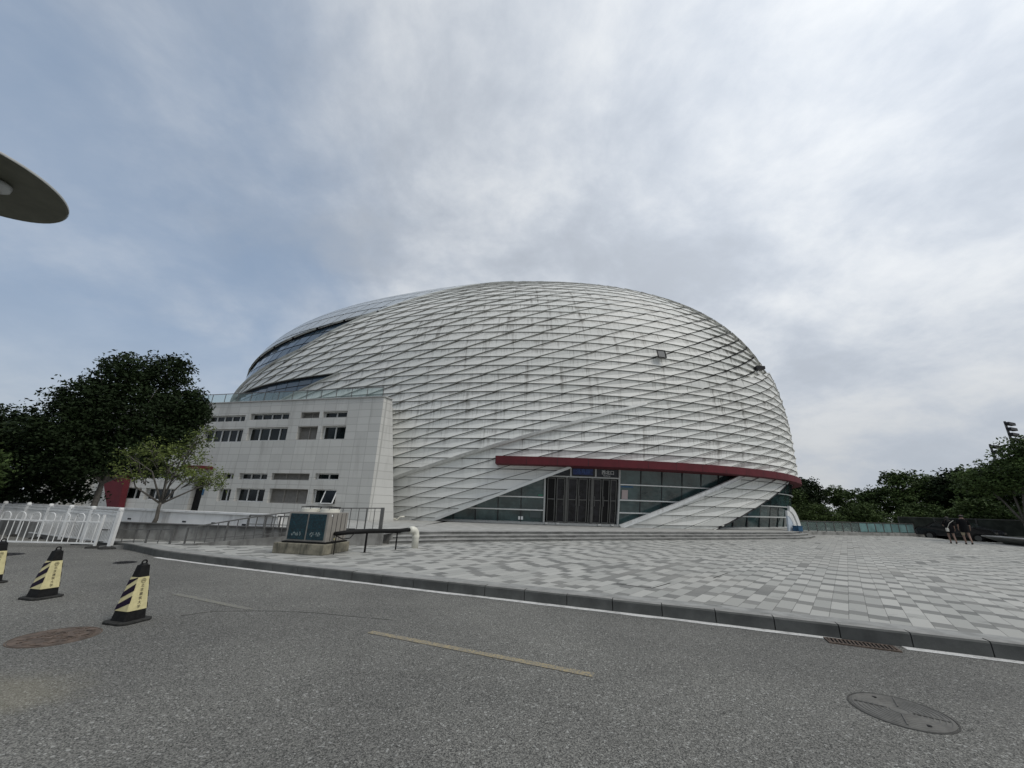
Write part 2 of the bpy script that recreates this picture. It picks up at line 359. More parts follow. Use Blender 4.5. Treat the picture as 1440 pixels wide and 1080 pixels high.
# ---------------------------------------------------------------- ground, road, plaza
g = MB(); g.add([(-1500, -1500, -.03), (1500, -1500, -.03), (1500, 1500, -.03), (-1500, 1500, -.03)], [(0, 1, 2, 3)])
g.build('ground', M['earth'], kind='structure')
g = MB(); g.add([(-70, -40, 0), (90, -40, 0), (90, 3, 0), (60, 16, 0), (12, 16, 0), (-9, 16, 0), (-9, 30, 0), (-70, 40, 0)], [tuple(range(8))])
g.build('road', M['asphalt'], kind='structure')
KP = [(-12.3, 12.4), (-11.2, 12.0), (-10.35, 11.55), (-8.85, 10.62), (-7.2, 9.92), (-5.4, 9.25), (-3.2, 8.42), (-1.14, 7.63), (.18, 7.17), (3.25, 6.05), (5.82, 4.99), (9.5, 3.35), (14, 1.2), (20, -2), (30, -8)]
def offset_poly(P, dd):
    out = []
    for i, p in enumerate(P):
        a = Vector(P[max(i - 1, 0)]); b = Vector(P[min(i + 1, len(P) - 1)]); t = (b - a).normalized(); nrm = Vector((-t.y, t.x))
        out.append(tuple(Vector(p) + nrm * dd))
    return out
K1 = offset_poly(KP, .10); K2 = offset_poly(KP, .24)
PZ = .16
far = [(60, 0), (62, 20), (40, 26), (31.5, 29.0), (38, 38), (30, 44), (-2, 44), (-4, 16), (-9, 15.0), (-12.3, 13.2)]
g = MB(); g.prism(K2 + far, -.02, PZ); g.build('plaza', M['paving'], kind='structure')
# kerb stones with joints
g = MB(); gt_ = MB()
def resample(P, step):
    out = [Vector(P[0])]; acc = 0
    for a, b in zip(P[:-1], P[1:]):
        a = Vector(a); b = Vector(b); L = (b - a).length; t = step - acc
        while t < L: out.append(a + (b - a) * t / L); t += step
        acc = (acc + L) % step
    return out
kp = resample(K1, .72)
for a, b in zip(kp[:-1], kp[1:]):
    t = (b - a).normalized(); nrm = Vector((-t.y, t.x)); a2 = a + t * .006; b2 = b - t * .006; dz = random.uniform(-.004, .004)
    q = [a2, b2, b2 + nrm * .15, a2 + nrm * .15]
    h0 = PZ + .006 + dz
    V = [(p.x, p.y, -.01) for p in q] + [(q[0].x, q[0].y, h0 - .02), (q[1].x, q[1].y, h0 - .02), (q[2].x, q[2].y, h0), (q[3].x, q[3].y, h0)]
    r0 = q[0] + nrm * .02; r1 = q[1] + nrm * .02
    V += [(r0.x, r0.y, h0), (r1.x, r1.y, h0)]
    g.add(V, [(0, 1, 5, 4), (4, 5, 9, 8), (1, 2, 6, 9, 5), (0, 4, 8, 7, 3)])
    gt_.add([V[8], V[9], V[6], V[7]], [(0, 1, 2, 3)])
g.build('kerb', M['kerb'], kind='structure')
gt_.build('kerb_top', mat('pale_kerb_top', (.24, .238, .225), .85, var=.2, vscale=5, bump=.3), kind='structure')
for nm_, P_ in (('paving_gap', [(2.11, 8.1), (2.68, 7.79), (3.24, 8.37)]), ('paving_gap', [(4.48, 9.14), (5.22, 9.94)]), ('paving_gap', [(3.45, 6.21), (3.74, 6.13)]), ('paving_gap', [(3.05, 6.62), (3.27, 6.51)])):
    gg = MB()
    for a, b in zip(P_[:-1], P_[1:]): gg.bar((a[0], a[1], PZ + .002), (b[0], b[1], PZ + .002), .018, .004)
    gg.build(nm_, mat('deep_joint', (.02, .02, .018), .95, spec=.1), kind='structure')
gg = MB(); CR = [(-4.24, 5.77), (-4.0, 6.02), (-3.29, 6.14), (-2.67, 6.11), (-1.42, 5.87)]
CR = [p_ for p_ in resample(CR, .12)]
for a, b in zip(CR[:-1], CR[1:]):
    j_ = random.uniform(-.012, .012); b.y += j_; gg.bar((a.x, a.y, .001), (b.x, b.y, .001), random.uniform(.004, .010), .003)
gg.build('road_crack', mat('crack_dark', (.03, .03, .028), .95, spec=.1), kind='structure')  # thin dark strips along the crack line
# smooth border course behind the kerb
def strip(P, d0, d1, z, i0=0, i1=None):
    A = offset_poly(P, d0)[i0:i1]; B = offset_poly(P, d1)[i0:i1]; g = MB()
    n = len(A); g.add([(p[0], p[1], z) for p in A] + [(p[0], p[1], z) for p in B], [(i, i + 1, n + i + 1, n + i) for i in range(n - 1)]); return g
strip(KP, .25, .52, PZ + .004).build('plaza_border', mat('border_granite', (.26, .262, .25), .85, var=.2, vscale=4, bump=.3), kind='structure')
wl = KP[3:]
def jit(P, amp, step=.35):
    Q = resample(P, step); return [(p.x + random.uniform(-amp, amp), p.y + random.uniform(-amp, amp)) for p in Q]
wlp = resample(wl, .3); A = []; B = []
for i, p in enumerate(wlp[:-1]):
    t = (wlp[i + 1] - p).normalized(); nrm = Vector((-t.y, t.x)); A.append(p + nrm * random.uniform(-.045, -.015)); B.append(p + nrm * .10)
g = MB(); n = len(A)
sel = [i for i in range(n - 1) if not (4.05 < A[i].x < 4.75)]
g.add([(p.x, p.y, .004) for p in A] + [(p.x, p.y, .004) for p in B], [(i, i + 1, n + i + 1, n + i) for i in sel])
g.build('kerbside_line', M['whiteline'], label='long worn white line painted along the foot of the kerb', cat='road marking')
def dash(p0, p1, wd, m, label):
    p0 = Vector(p0); p1 = Vector(p1); L = (p1 - p0).length; t = (p1 - p0) / L; nn = Vector((-t.y, t.x)) * wd / 2; g = MB(); k = 18
    V = []
    for i in range(k + 1):
        c = p0 + t * L * i / k; e = random.uniform(.9, 1.05)
        V += [(c.x + nn.x * e, c.y + nn.y * e, .0045), (c.x - nn.x * e, c.y - nn.y * e, .0045)]
    g.add(V, [(2 * i, 2 * i + 1, 2 * i + 3, 2 * i + 2) for i in range(k)])
    g.build('lane_dash', m, label=label, cat='road marking', group='yellow lane dashes on the road')
dash((-1.62, 5.36), (.86, 4.30), .10, M['yellowline'], 'worn yellow lane dash in the middle foreground, the clearer one')
dash((-5.3, 6.95), (-3.6, 6.18), .10, M['faintline'], 'almost faded lane dash on the road right of the nearest cone')

# manholes
def manhole(c, r, m, ring, label, pattern):
    e = empty('manhole_cover', (c[0], c[1], 0), random.random(), label=label, cat='manhole cover')
    MB().lathe([(r * 1.0, .0), (r * 1.0, .004), (r * .965, .004), (r * .965, .0)], n=48).build('ring', ring, e)
    g = MB(); prof = [(0.0001, .005)]
    if pattern == 'rings':
        k = 0; rr = .06
        while rr < r * .90: prof += [(rr - .008, .005), (rr - .004, .009), (rr + .004, .009), (rr + .008, .005)]; rr += .034
    else:
        prof += [(r * .5, .006)]
    prof += [(r * .945, .004), (r * .945, .001)]
    g.lathe(prof, n=48)
    if pattern == 'rings':
        for a in (0.4, 1.97, 3.54, 5.1):
            g.tube([(math.cos(a) * .08, math.sin(a) * .08, .009), (math.cos(a) * r * .85, math.sin(a) * r * .85, .009)], .006, 5)
    else:
        for i in range(60):
            a = random.random() * 6.28; q = math.sqrt(random.random()) * r * .85
            g.box((math.cos(a) * q, math.sin(a) * q, .008), (.05, .018, .006), random.choice((0, 1.57)))
    g.build('lid', m, e)
    for a in (1.0, 4.14): MB().lathe([(.0001, .0105), (.016, .0105), (.016, .004)], (math.cos(a) * r * .7, math.sin(a) * r * .7, 0), 12).build('lifting_hole', M['black'], e)
    return e
manhole((-4.86, 4.86), .36, M['rust'], M['rust'], 'rusty brown round manhole cover in front of the nearest cone', 'studs')
manhole((3.26, 3.78), .335, M['iron'], mat('iron_ring', (.075, .074, .070), .9, spec=.1), 'grey manhole cover with concentric rings, near the right corner of the road', 'rings')
manhole((-12.3, 10.3), .38, M['dark'], M['dark'], 'dark manhole cover far left on the road by the white barrier', 'studs')
manhole((-8.75, 9.75), .21, M['dark'], M['dark'], 'dark manhole cover close to the left end of the kerb', 'studs')
# drain grate at the kerb
e = empty('drain_grate', (4.42, 5.47, 0), math.atan2(-.42, 1), label='rusty gutter grate set in the road against the kerb', cat='drain')
MB().box((0, 0, .002), (.66, .20, .004)).build('pit', M['black'], e)
g = MB(); g.box((0, .105, .006), (.70, .022, .02)); g.box((0, -.105, .006), (.70, .022, .02)); g.box((-.34, 0, .006), (.022, .2, .02)); g.box((.34, 0, .006), (.022, .2, .02))
g.build('frame', M['rust'], e)
g = MB()
for i in range(16): g.bar((-.32 + i * .041, -.10, .010), (-.30 + i * .041, .10, .010), .015, .012)
g.build('grille_bars', M['rust'], e)

# ---------------------------------------------------------------- terrace and steps
B0 = [(-4.0, 14.1), (-1.7, 15.65), (5.0, 18.9), (12.0, 22.0), (18.3, 25.1), (20.6, 27.4), (21.9, 32.0), (22.2, 44)]
RISE = .34 / 3
g = MB()
for k in range(3):
    P = offset_poly(B0, .38 * k)
    z0 = PZ - .02 if k == 0 else PZ + RISE * k - .02
    g.prism(P + [(-2, 44), (-3.99 - .0 * k, 20)], z0, PZ + RISE * (k + 1) - .001 * 0)
g.build('entrance_steps', M['step'], kind='structure')
P = offset_poly(B0, .38 * 2 + .16)
g = MB(); g.add([(p[0], p[1], .504) for p in P + [(-2, 44), (-3.98, 20)]], [tuple(range(len(P) + 2))])
M['terr'] = mat('terrace_granite', (.36, .36, .34), .8, var=.18, vscale=2.5, bump=.2)
g.build('terrace_paving', M['terr'], kind='structure')
# light nosings
g = MB()
for k in range(3):
    Pn = offset_poly(B0, .38 * k - .02)
    z = PZ + RISE * (k + 1) + .001
    for a, b in zip(Pn[:5], Pn[1:6]): g.bar((a[0], a[1], z - .012), (b[0], b[1], z - .012), .05, .03)
g.build('step_nosings', mat('worn_step_edge', (.33, .33, .32), .7, var=.25, vscale=3), kind='structure')
# upper ground between ramp wall and annex
g = MB(); g.prism([(-4.0, 14.35), (-9.2, 13.1), (-14, 13.3), (-20, 15.5), (-45, 25), (-45, 45), (-4.0, 45)], -.02, .5)
g.build('terrace', M['concrete'], kind='structure')
g = MB(); g.add([(-4.03, 15.2, .504), (-7.5, 13.75, .504), (-17, 16.2, .504), (-40, 26, .504), (-40, 40, .504), (-4.03, 40, .504)], [tuple(range(6))])
g.build('terrace_path', M['terr'], kind='structure')

# ---------------------------------------------------------------- the egg-shaped hall
q = [-1.658, 48.1899, -0.3968, 30.2273, 24.0723, 6.6569, 25.6498, 0.8, -0.0158, 1.2593, 0.1404, -0.097, 0.94, -0.0519, 0.7171]
def surf(th, ta):
    cx, cy, yaw, a, b, zw, H, d0, k, p, k2, eg, nn, k3, p2 = q
    up = ta >= 0; tc = np.clip(ta, 0, 1) * np.pi / 2
    dd = np.where(up, b * (1 - np.cos(tc) ** p), d0 * ta ** 2); rel = np.where(up, np.sin(tc) ** p2, 0)
    A = a - dd; B = b - dd; C = np.cos(th); S = np.sin(th)
    x = A * np.sign(C) * np.abs(C) ** nn; xn = x / a; y = B * np.sign(S) * np.abs(S) ** nn * (1 + eg * xn)
    z = np.where(up, zw + (H * (1 + k * xn + k2 * xn * xn + k3 * xn ** 3) - zw) * rel, zw + (zw - .5) * ta)
    c, s = np.cos(yaw), np.sin(yaw)
    return np.stack([cx + c * x - s * y, cy + s * x + c * y, z], -1)
TA = np.concatenate([np.linspace(-1, 0, 25)[:-1], np.linspace(0, 1, 161)]); TH = np.linspace(-np.pi, np.pi, 1441)
Tg, Ug = np.meshgrid(TH, TA); G = surf(Tg, Ug); I0 = 24
S = np.concatenate([[0], np.cumsum(np.linalg.norm(np.diff(G[I0], axis=0), axis=1))]); S -= np.interp(-np.pi / 2, TH, S); PER = S[-1] - S[0]
W = np.concatenate([np.zeros((1, 1441)), np.cumsum(np.linalg.norm(np.diff(G, axis=0), axis=2), 0)]); W -= W[I0]
NRM = np.cross(np.gradient(G, axis=1), np.gradient(G, axis=0)); NRM /= np.linalg.norm(NRM, axis=2, keepdims=True) + 1e-9
NRM[-1] = NRM[-3]; NRM[-2] = NRM[-3]
def SP(s, w, off=0.0):
    s = (s - S[0]) % PER + S[0]
    i = min(max(int(np.searchsorted(S, s)) - 1, 0), 1439); fs = (s - S[i]) / (S[i + 1] - S[i] + 1e-12)
    P = []; Nn = []
    for ii in (i, i + 1):
        c = W[:, ii]; j = min(max(int(np.searchsorted(c, w)) - 1, 0), 183); fw = min(max((w - c[j]) / (c[j + 1] - c[j] + 1e-12), -.5), 1)
        P.append(G[j, ii] * (1 - fw) + G[j + 1, ii] * fw); Nn.append(NRM[j, ii] * (1 - fw) + NRM[j + 1, ii] * fw)
    n = Nn[0] * (1 - fs) + Nn[1] * fs; n = n / (np.linalg.norm(n) + 1e-9)
    return Vector(P[0] * (1 - fs) + P[1] * fs + n * off)
def SN(s, w): return (SP(s, w, 1.0) - SP(s, w, 0.0)).normalized()
def clip(poly, a, b, c):          # keep a*s + b*w + c >= 0
    out = []; n = len(poly)
    for i in range(n):
        p, r = poly[i], poly[(i + 1) % n]; dp = a * p[0] + b * p[1] + c; dr = a * r[0] + b * r[1] + c
        if dp >= 0: out.append(p)
        if (dp >= 0) != (dr >= 0):
            t = dp / (dp - dr); out.append((p[0] + (r[0] - p[0]) * t, p[1] + (r[1] - p[1]) * t))
    return out if len(out) > 2 and parea(out) > 1e-3 else []
def parea(P): return abs(sum(P[i][0] * P[(i + 1) % len(P)][1] - P[(i + 1) % len(P)][0] * P[i][1] for i in range(len(P)))) / 2
def hp(p0, p1):                   # half plane left of p0->p1
    a = -(p1[1] - p0[1]); b = p1[0] - p0[0]; return (a, b, -(a * p0[0] + b * p0[1]))
def region(P): return [hp(P[i], P[(i + 1) % len(P)]) for i in range(len(P))]     # counter-clockwise polygon
TOPL = lambda s: 9.75 + .13 * (s + 1.1)
OPEN = {
 'entry': [(5.35, -6.6), (17.3, -6.6), (27.45, -2.72), (14.95, -2.72)],
 'corner': [(23.9, -6.6), (52, -6.6), (52, -2.72), (33.6, -2.72)],
 'upper': [(-30, TOPL(-30)), (-30, 1.6), (-15, 4.65), (-7, 6.4), (-1.1, 9.75)],
 'lower': [(-17.5, 3.62), (-17.5, -1.3), (-1.5, 3.62)],
 'roof': [(-1.2, 9.8), (11, 17.7), (11, 40), (-42, 40), (-42, TOPL(-42) + .3)],
}
def ccw(P): return P if sum(P[i][0] * P[(i + 1) % len(P)][1] - P[(i + 1) % len(P)][0] * P[i][1] for i in range(len(P))) > 0 else P[::-1]
OPR = {k: (region(ccw(v)), min(p[0] for p in v), max(p[0] for p in v), min(p[1] for p in v), max(p[1] for p in v)) for k, v in OPEN.items()}
def subtract(poly):
    parts = [poly]
    for k, (hs, s0, s1, w0, w1) in OPR.items():
        nxt = []
        for P in parts:
            if max(p[0] for p in P) < s0 or min(p[0] for p in P) > s1 or max(p[1] for p in P) < w0 or min(p[1] for p in P) > w1: nxt.append(P); continue
            rem = P
            for (a, b, c) in hs:
                o_ = clip(rem, -a, -b, -c)
                if o_: nxt.append(o_)
                rem = clip(rem, a, b, c)
                if not rem: break
        parts = nxt
    return parts
HB = .60; ND = 79; DS = PER / ND
def gA(w):                        # lean of the long diagonals
    if w < 2: return 3.12 * w
    if w < 6: return 6.24 + (w - 2) * 3.12 - .12 * (w - 2) ** 2 * 1.0
    b6 = 6.24 + 4 * 3.12 - .12 * 16
    return b6 + (w - 6) * 2.15 if w < 12 else b6 + 12.9 + (w - 12) * 1.8
RL = lambda s: -3.6 + .318 * (s - 3.8)
def up_off(s): return .24 if s < 8 else (-.26 if s > 30 else .24 - .50 * (s - 8) / 22)
def LW(s):
    s = (s - S[0]) % PER + S[0]; return W[-1, min(int(np.searchsorted(S, s)), 1440)]
verts = []; faces = []; uvS = []; uvC = []
def emit(poly, cellfn, base_fn, depth=-.10):
    b0 = len(verts); n = len(poly); fr = []; bk = []
    for (s, w_) in poly:
        h, v = cellfn(s, w_); kb = min(max((s - 10) / 14, 0), 1); o_ = base_fn(s) + .055 * (1 - v) + .07 * (h * (1 - kb) + (1 - h) * kb)
        fr.append(SP(s, w_, o_)); bk.append(SP(s, w_, depth))
    verts.extend(fr); verts.extend(bk)
    faces.append(tuple(b0 + i for i in range(n)))
    cs = [(p, cellfn(*p)) for p in poly]
    uvS.extend([p for p, c in cs]); uvC.extend([(cell_id[0] * 1.0 + min(max(c[0], .001), .999), cell_id[1] + min(max(c[1], .001), .999)) for p, c in cs])
    for i in range(n):
        j = (i + 1) % n; faces.append((b0 + i, b0 + n + i, b0 + n + j, b0 + j))
        for k_ in (i, i, j, j): uvS.append(cs[k_][0]); c = cs[k_][1]; uvC.append((cell_id[0] + min(max(c[0], .001), .999), cell_id[1] + min(max(c[1], .001), .999)))
k0 = int(math.floor(-6.2 / HB)) ; gp = .022; gq = .15
ROWS = [-6.6]
while ROWS[-1] < 38: ROWS.append(ROWS[-1] + .60 + .024 * max(0, ROWS[-1] - 2))
for k in range(len(ROWS) - 1):
    w0 = ROWS[k]; w1 = ROWS[k + 1]; RH = w1 - w0; a0 = gA(w0); a1 = gA(w1)
    for m_ in range(ND):
        sA = m_ * DS - 70
        # keep only where the surface is not past the ridge
        sm = sA + DS / 2 + (a0 + a1) / 2
        while sm > PER / 2: sm -= PER; sA -= PER
        while sm < -PER / 2: sm += PER; sA += PER
        lim = LW(sm) - .35
        if w0 > lim: continue
        ww1 = min(w1, lim)
        gq = .065 + .06 * min(max((w0 + 1) / 9, 0), 1) + .05 * min(max((2 - sm) / 10, 0), 1)
        P = [(sA + a0 + gq, w0 + gp), (sA + DS + a0 - gq, w0 + gp), (sA + DS + a1 - gq, w1 - gp), (sA + a1 + gq, w1 - gp)]
        P = clip(P, 0, 1, 6.2)
        if not P: continue
        if ww1 < w1:
            P = clip(P, 0, -1, ww1)
            if not P: continue
        cell_id = (m_, k + 40)
        cf = (lambda s, w_, sA=sA, w0=w0, a0=a0, a1=a1, RH=RH: ((s - (sA + a0 + (a1 - a0) * (w_ - w0) / RH)) / DS, (w_ - w0) / RH))
        for Q in subtract(P):
            if max(p[0] for p in Q) > 2 and min(p[0] for p in Q) < 42:
                c_ = 3.6 + .318 * 3.8
                up = clip(Q, -.318, 1, c_); lo = clip(Q, .318, -1, -c_)
                if up: emit(up, cf, lambda s: up_off(s) if s > -5 else .24)
                if lo: emit(lo, cf, lambda s: 0.0)
            else:
                emit(Q, cf, (lambda s: .24) if sm < 20 else (lambda s: -.26))
hall = empty('egg_shaped_hall', (-1.66, 48.19, .5), label='huge egg-shaped sports hall clad in white diamond lattice panels behind the plaza', cat='building')
HM = Matrix.Translation((-1.66, 48.19, .5))
def finish(g, name, m, parent=hall, **kw): return g.build(name, m, parent, local=HM, **kw)
g = MB(); g.v = [tuple(v) for v in verts]; g.f = faces
clad = finish(g, 'cladding_shell', M['clad'], normals=False)
me = clad.data
l1 = me.uv_layers.new(name='surface'); l2 = me.uv_layers.new(name='cell')
l1.data.foreach_set('uv', np.array(uvS, dtype=np.float32).ravel()); l2.data.foreach_set('uv', np.array(uvC, dtype=np.float32).ravel())
# dark waterproof layer right behind the panels
g = MB(); st_s = PER / 160
for i in range(160):
    s0 = -PER / 2 + i * st_s; lim = LW(s0 + st_s / 2); w0 = -6.22
    while w0 < lim - .02:
        w1 = min(w0 + .9, lim)
        for Q in subtract([(s0, w0), (s0 + st_s, w0), (s0 + st_s, w1), (s0, w1)]):
            g.add([SP(s, w_, -.13 if not (s > 20 and w_ > RL(s)) else -.42) for s, w_ in Q], [tuple(range(len(Q)))])
        w0 = w1
finish(g, 'backing_shell', mat('grey_membrane', (.13, .13, .125), .9))
# twisted edge strip along the overlap of the upper shell
g = MB(); V = []; ss_ = np.linspace(3.2, 20, 40)
for s in ss_:
    wv_ = RL(s); o_ = up_off(s)
    V += [SP(s, wv_ + .03, o_ + .10), SP(s, wv_ - .15, .14 + max(0, o_) * .3), SP(s, wv_ - .19, .02)]
nn = len(ss_); g.add(V, [(3 * i + a, 3 * i + a + 1, 3 * i + a + 4, 3 * i + a + 3) for i in range(nn - 1) for a in (0, 1)])
finish(g, 'shell_edge_trim', mat('edge_trim_metal', (.56, .57, .55), .5, var=.1))
def sbar(g, p0, p1, wd, dp, off, n=None):
    L = math.hypot(p1[0] - p0[0], p1[1] - p0[1]); n = n or max(1, int(L / 1.0)); pts = [(p0[0] + (p1[0] - p0[0]) * i / n, p0[1] + (p1[1] - p0[1]) * i / n) for i in range(n + 1)]
    for a, b in zip(pts[:-1], pts[1:]):
        g.bar(SP(*a, off), SP(*b, off), wd, dp, up=SN((a[0] + b[0]) / 2, (a[1] + b[1]) / 2))
def spane(g, s0, s1, w0, w1, off, tilt=0.0):
    g.add([SP(s0, w0, off), SP(s1, w0, off + tilt), SP(s1, w1, off + tilt), SP(s0, w1, off)], [(0, 1, 2, 3)])
GO = -.42
# ground floor glazing: each pane row and column
WR = [-6.2, -5.43, -4.66, -3.72, -2.70]
def glazing(s_list, wr, mname='glass'):
    gg = MB()
    for a, b in zip(s_list[:-1], s_list[1:]):
        for c, d_ in zip(wr[:-1], wr[1:]): spane(gg, a, b, c, d_, GO, random.uniform(-.012, .012))
    finish(gg, 'glazing', M[mname], normals=False)
    for s in s_list:
        gm = MB(); sbar(gm, (s, wr[0]), (s, wr[-1]), .05, .08, GO + .02, n=1); finish(gm, 'mullion', M['dark'])
    for w_ in wr[1:-1]:
        gt = MB(); sbar(gt, (s_list[0], w_), (s_list[-1], w_), .06, .10, GO + .06); finish(gt, 'transom', M['trans'])
L_list = [13.45 - 1.45 * i for i in range(8)][::-1]
glazing(L_list, [-6.2, -5.43, -4.66, -2.70])
glazing([18.15 + 1.47 * i for i in range(8)], WR)
glazing([27.0 + 1.47 * i for i in range(13)] , WR)
# pale curtains and reflecting shapes are left to the glass; interior floor beam
g = MB(); sbar(g, (4, -2.74), (46, -2.74), .10, .25, GO + .1); finish(g, 'glazing_head_beam', M['frame'])
g = MB(); sbar(g, (4, -6.2), (46, -6.2), .08, .3, GO + .1); finish(g, 'sill', M['frame'])
# reveals of the openings in the shell
def reveal(P, wd, off0=.16, off1=GO, m='trans', name='opening_trim', closed=False):
    g = MB(); pts = []
    for a, b in zip(P[:-1], P[1:]):
        n = max(2, int(math.hypot(b[0] - a[0], b[1] - a[1]) / .8)); pts += [(a[0] + (b[0] - a[0]) * i / n, a[1] + (b[1] - a[1]) * i / n) for i in range(n)]
    pts.append(P[-1]); V = []
    for p in pts: V += [SP(*p, off0), SP(*p, off1)]
    g.add(V, [(2 * i, 2 * i + 1, 2 * i + 3, 2 * i + 2) for i in range(len(pts) - 1)])
    finish(g, name, M[m])
reveal([(5.35, -6.2), (6.3, -6.2), (14.95, -2.72)], .1)
g = MB(); sbar(g, (5.9, -6.38), (14.95, -2.76), .16, .10, .14); finish(g, 'opening_trim', M['trans'])
reveal([(18.35, -6.2), (27.45, -2.72)], .1)
g = MB(); sbar(g, (18.2, -6.2), (27.2, -2.76), .26, .16, .02); finish(g, 'opening_trim', M['white_metal'])
reveal([(24.95, -6.2), (33.6, -2.72)], .1, m='dark')
# entrance: door zone s 13.45..18.15
DT = -3.36
g = MB(); spane(g, 13.45, 18.15, -6.2, DT, GO - .5); 
finish(g, 'vestibule', M['darkroom'], normals=False)  # interior darkness put into this sheet's near-black colour
g = MB(); g.add([SP(13.45, -6.2, GO), SP(13.45, -6.2, GO - .5), SP(13.45, DT, GO - .5), SP(13.45, DT, GO), SP(18.15, -6.2, GO), SP(18.15, -6.2, GO - .5), SP(18.15, DT, GO - .5), SP(18.15, DT, GO)], [(0, 1, 2, 3), (4, 5, 6, 7), (3, 2, 6, 7)])
finish(g, 'vestibule_side', M['dark'])
g = MB()
for s in (13.45, 18.15): sbar(g, (s, -6.2), (s, -2.75), .10, .16, GO + .06)
sbar(g, (13.45, DT), (18.15, DT), .08, .16, GO + .05)
for s in (15.05, 16.62): sbar(g, (s, DT), (s, -2.8), .09, .12, GO + .06)
finish(g, 'door_frame', M['frame'])
def door(s0, s1, glassm, hs=None):
    g = MB(); t = .05
    for s in (s0 + t / 2, s1 - t / 2): sbar(g, (s, -6.14), (s, DT - .10), t, .06, GO - .02)
    for w_ in (-6.10, -4.75, DT - .12): sbar(g, (s0, w_), (s1, w_), t, .05, GO - .02)
    f = finish(g, 'door', M['steel'])
    p = MB(); spane(p, s0 + t, s1 - t, -6.10, DT - .12, GO - .025); pp = p.build('pane', glassm, f, local=HM, normals=False)
    if hs is not None:
        h = MB(); sbar(h, (hs, -5.1), (hs, -4.5), .03, .04, GO + .05); h.build('handle', M['steel'], f, local=HM)
M['doorglass'] = mat('smoky_door_glass', (.016, .016, .019), .15, spec=.35, var=.6, vscale=2.5)
for i, (a, b, h) in enumerate([(13.62, 14.12, None), (14.2, 14.72, 14.62), (14.92, 15.50, 15.42), (15.56, 16.14, 15.64), (16.22, 16.40, None), (16.5, 17.02, 16.6), (17.1, 17.55, 17.18), (17.62, 18.02, None)]):
    door(a, b, M['doorglass'] if i not in (0, 6) else M['black'], h)
for s in (14.82, 16.44):
    g = MB(); sbar(g, (s, -6.18), (s, DT - .05), .13, .16, GO - .02); finish(g, 'door_pier', M['steel'])
g = MB()
for i, (a, b) in enumerate([(13.9, 14.35), (14.55, 14.25), (17.05, 17.6), (17.9, 17.25), (16.9, 16.75)]):
    g = MB(); sbar(g, (a, DT - .1), (b, -6.1), .05, .05, GO - .30, n=1); finish(g, 'column_reflection', M['steel'])  # steel bars standing in for slanting column reflections at the doors
g = MB()
M['block'] = mat('pale_block', (.5, .5, .48), .7)
for s in (13.6, 14.3, 16.9, 17.75):
    g = MB(); g.box(SP(s, -6.15, GO + .25), (.16, .16, .10)); finish(g, 'door_stop_block', M['block'])
# signs above the doors
for i, (a, b) in enumerate([(13.5, 15.0), (15.1, 16.57), (16.67, 18.1)]):
    g = MB(); spane(g, a, b, DT + .05, -2.80, GO + .01); finish(g, 'sign_panel', M['sign'], normals=False)
g = MB(); spane(g, 15.18, 16.45, DT + .14, -2.86, GO + .03); finish(g, 'blue_screen', M['bluesign'], normals=False)
def text_on(txt, size, origin, xdir, zdir, m, parent, name='lettering', depth=.004, align='CENTER', local=None, yspace=None):
    cu = bpy.data.curves.new('t', 'FONT'); cu.body = txt; cu.size = size; cu.align_x = align; cu.align_y = 'CENTER'; cu.extrude = depth
    if yspace: cu.space_line = yspace
    to = bpy.data.objects.new('t', cu); col.objects.link(to)
    dg = bpy.context.evaluated_depsgraph_get(); dg.update()
    me = bpy.data.meshes.new_from_object(to.evaluated_get(dg)); bpy.data.objects.remove(to)
    X = Vector(xdir).normalized(); Z = Vector(zdir).normalized(); Nn = X.cross(Z).normalized()   # towards the viewer
    Mx = Matrix((X, Z, Nn)).transposed().to_4x4(); Mx.translation = Vector(origin)
    if local is not None: Mx = local.inverted() @ Mx
    me.transform(Mx); me.name = name; me.materials.clear(); me.materials.append(m)
    o = bpy.data.objects.new(name, me); col.objects.link(o); o.parent = parent; return o
def sdirs(s, w_): return (SP(s + .1, w_) - SP(s - .1, w_)), (SP(s, w_ + .1) - SP(s, w_ - .1))
X_, Z_ = sdirs(17.4, -3.05)
text_on('西北口', .27, SP(17.42, -3.05, GO + .03), X_, Z_, M['letter'], hall, local=HM)
text_on('Northwest', .10, SP(17.35, -3.24, GO + .03), X_, Z_, M['letter'], hall, local=HM)
X_, Z_ = sdirs(15.8, -3.0)
text_on('体育馆', .30, SP(15.85, -3.02, GO + .04), X_, Z_, M['bluetxt'], hall, local=HM)
g = MB(); spane(g, 18.35, 18.75, -4.62, -4.05, GO + .03); finish(g, 'notice', mat('pale_pink_paper', (.42, .35, .34), .8), normals=False)
g = MB(); spane(g, 11.85, 12.15, -6.05, -5.85, GO + .03); finish(g, 'notice', M['letter'], normals=False)
g = MB(); spane(g, 12.6, 12.75 + .5, -5.9, -5.5, GO + .02); finish(g, 'poster', mat('grey_poster', (.08, .10, .10), .8), normals=False)
g = MB(); spane(g, 13.05, 13.35, -4.58, -4.50, GO + .03); finish(g, 'exit_sign', mat('green_sign', (.05, .22, .14), .5), normals=False)
g = MB(); spane(g, 18.25, 19.1, -4.40 + .5, -3.80, GO + .02); finish(g, 'banner', M['blue'], normals=False)
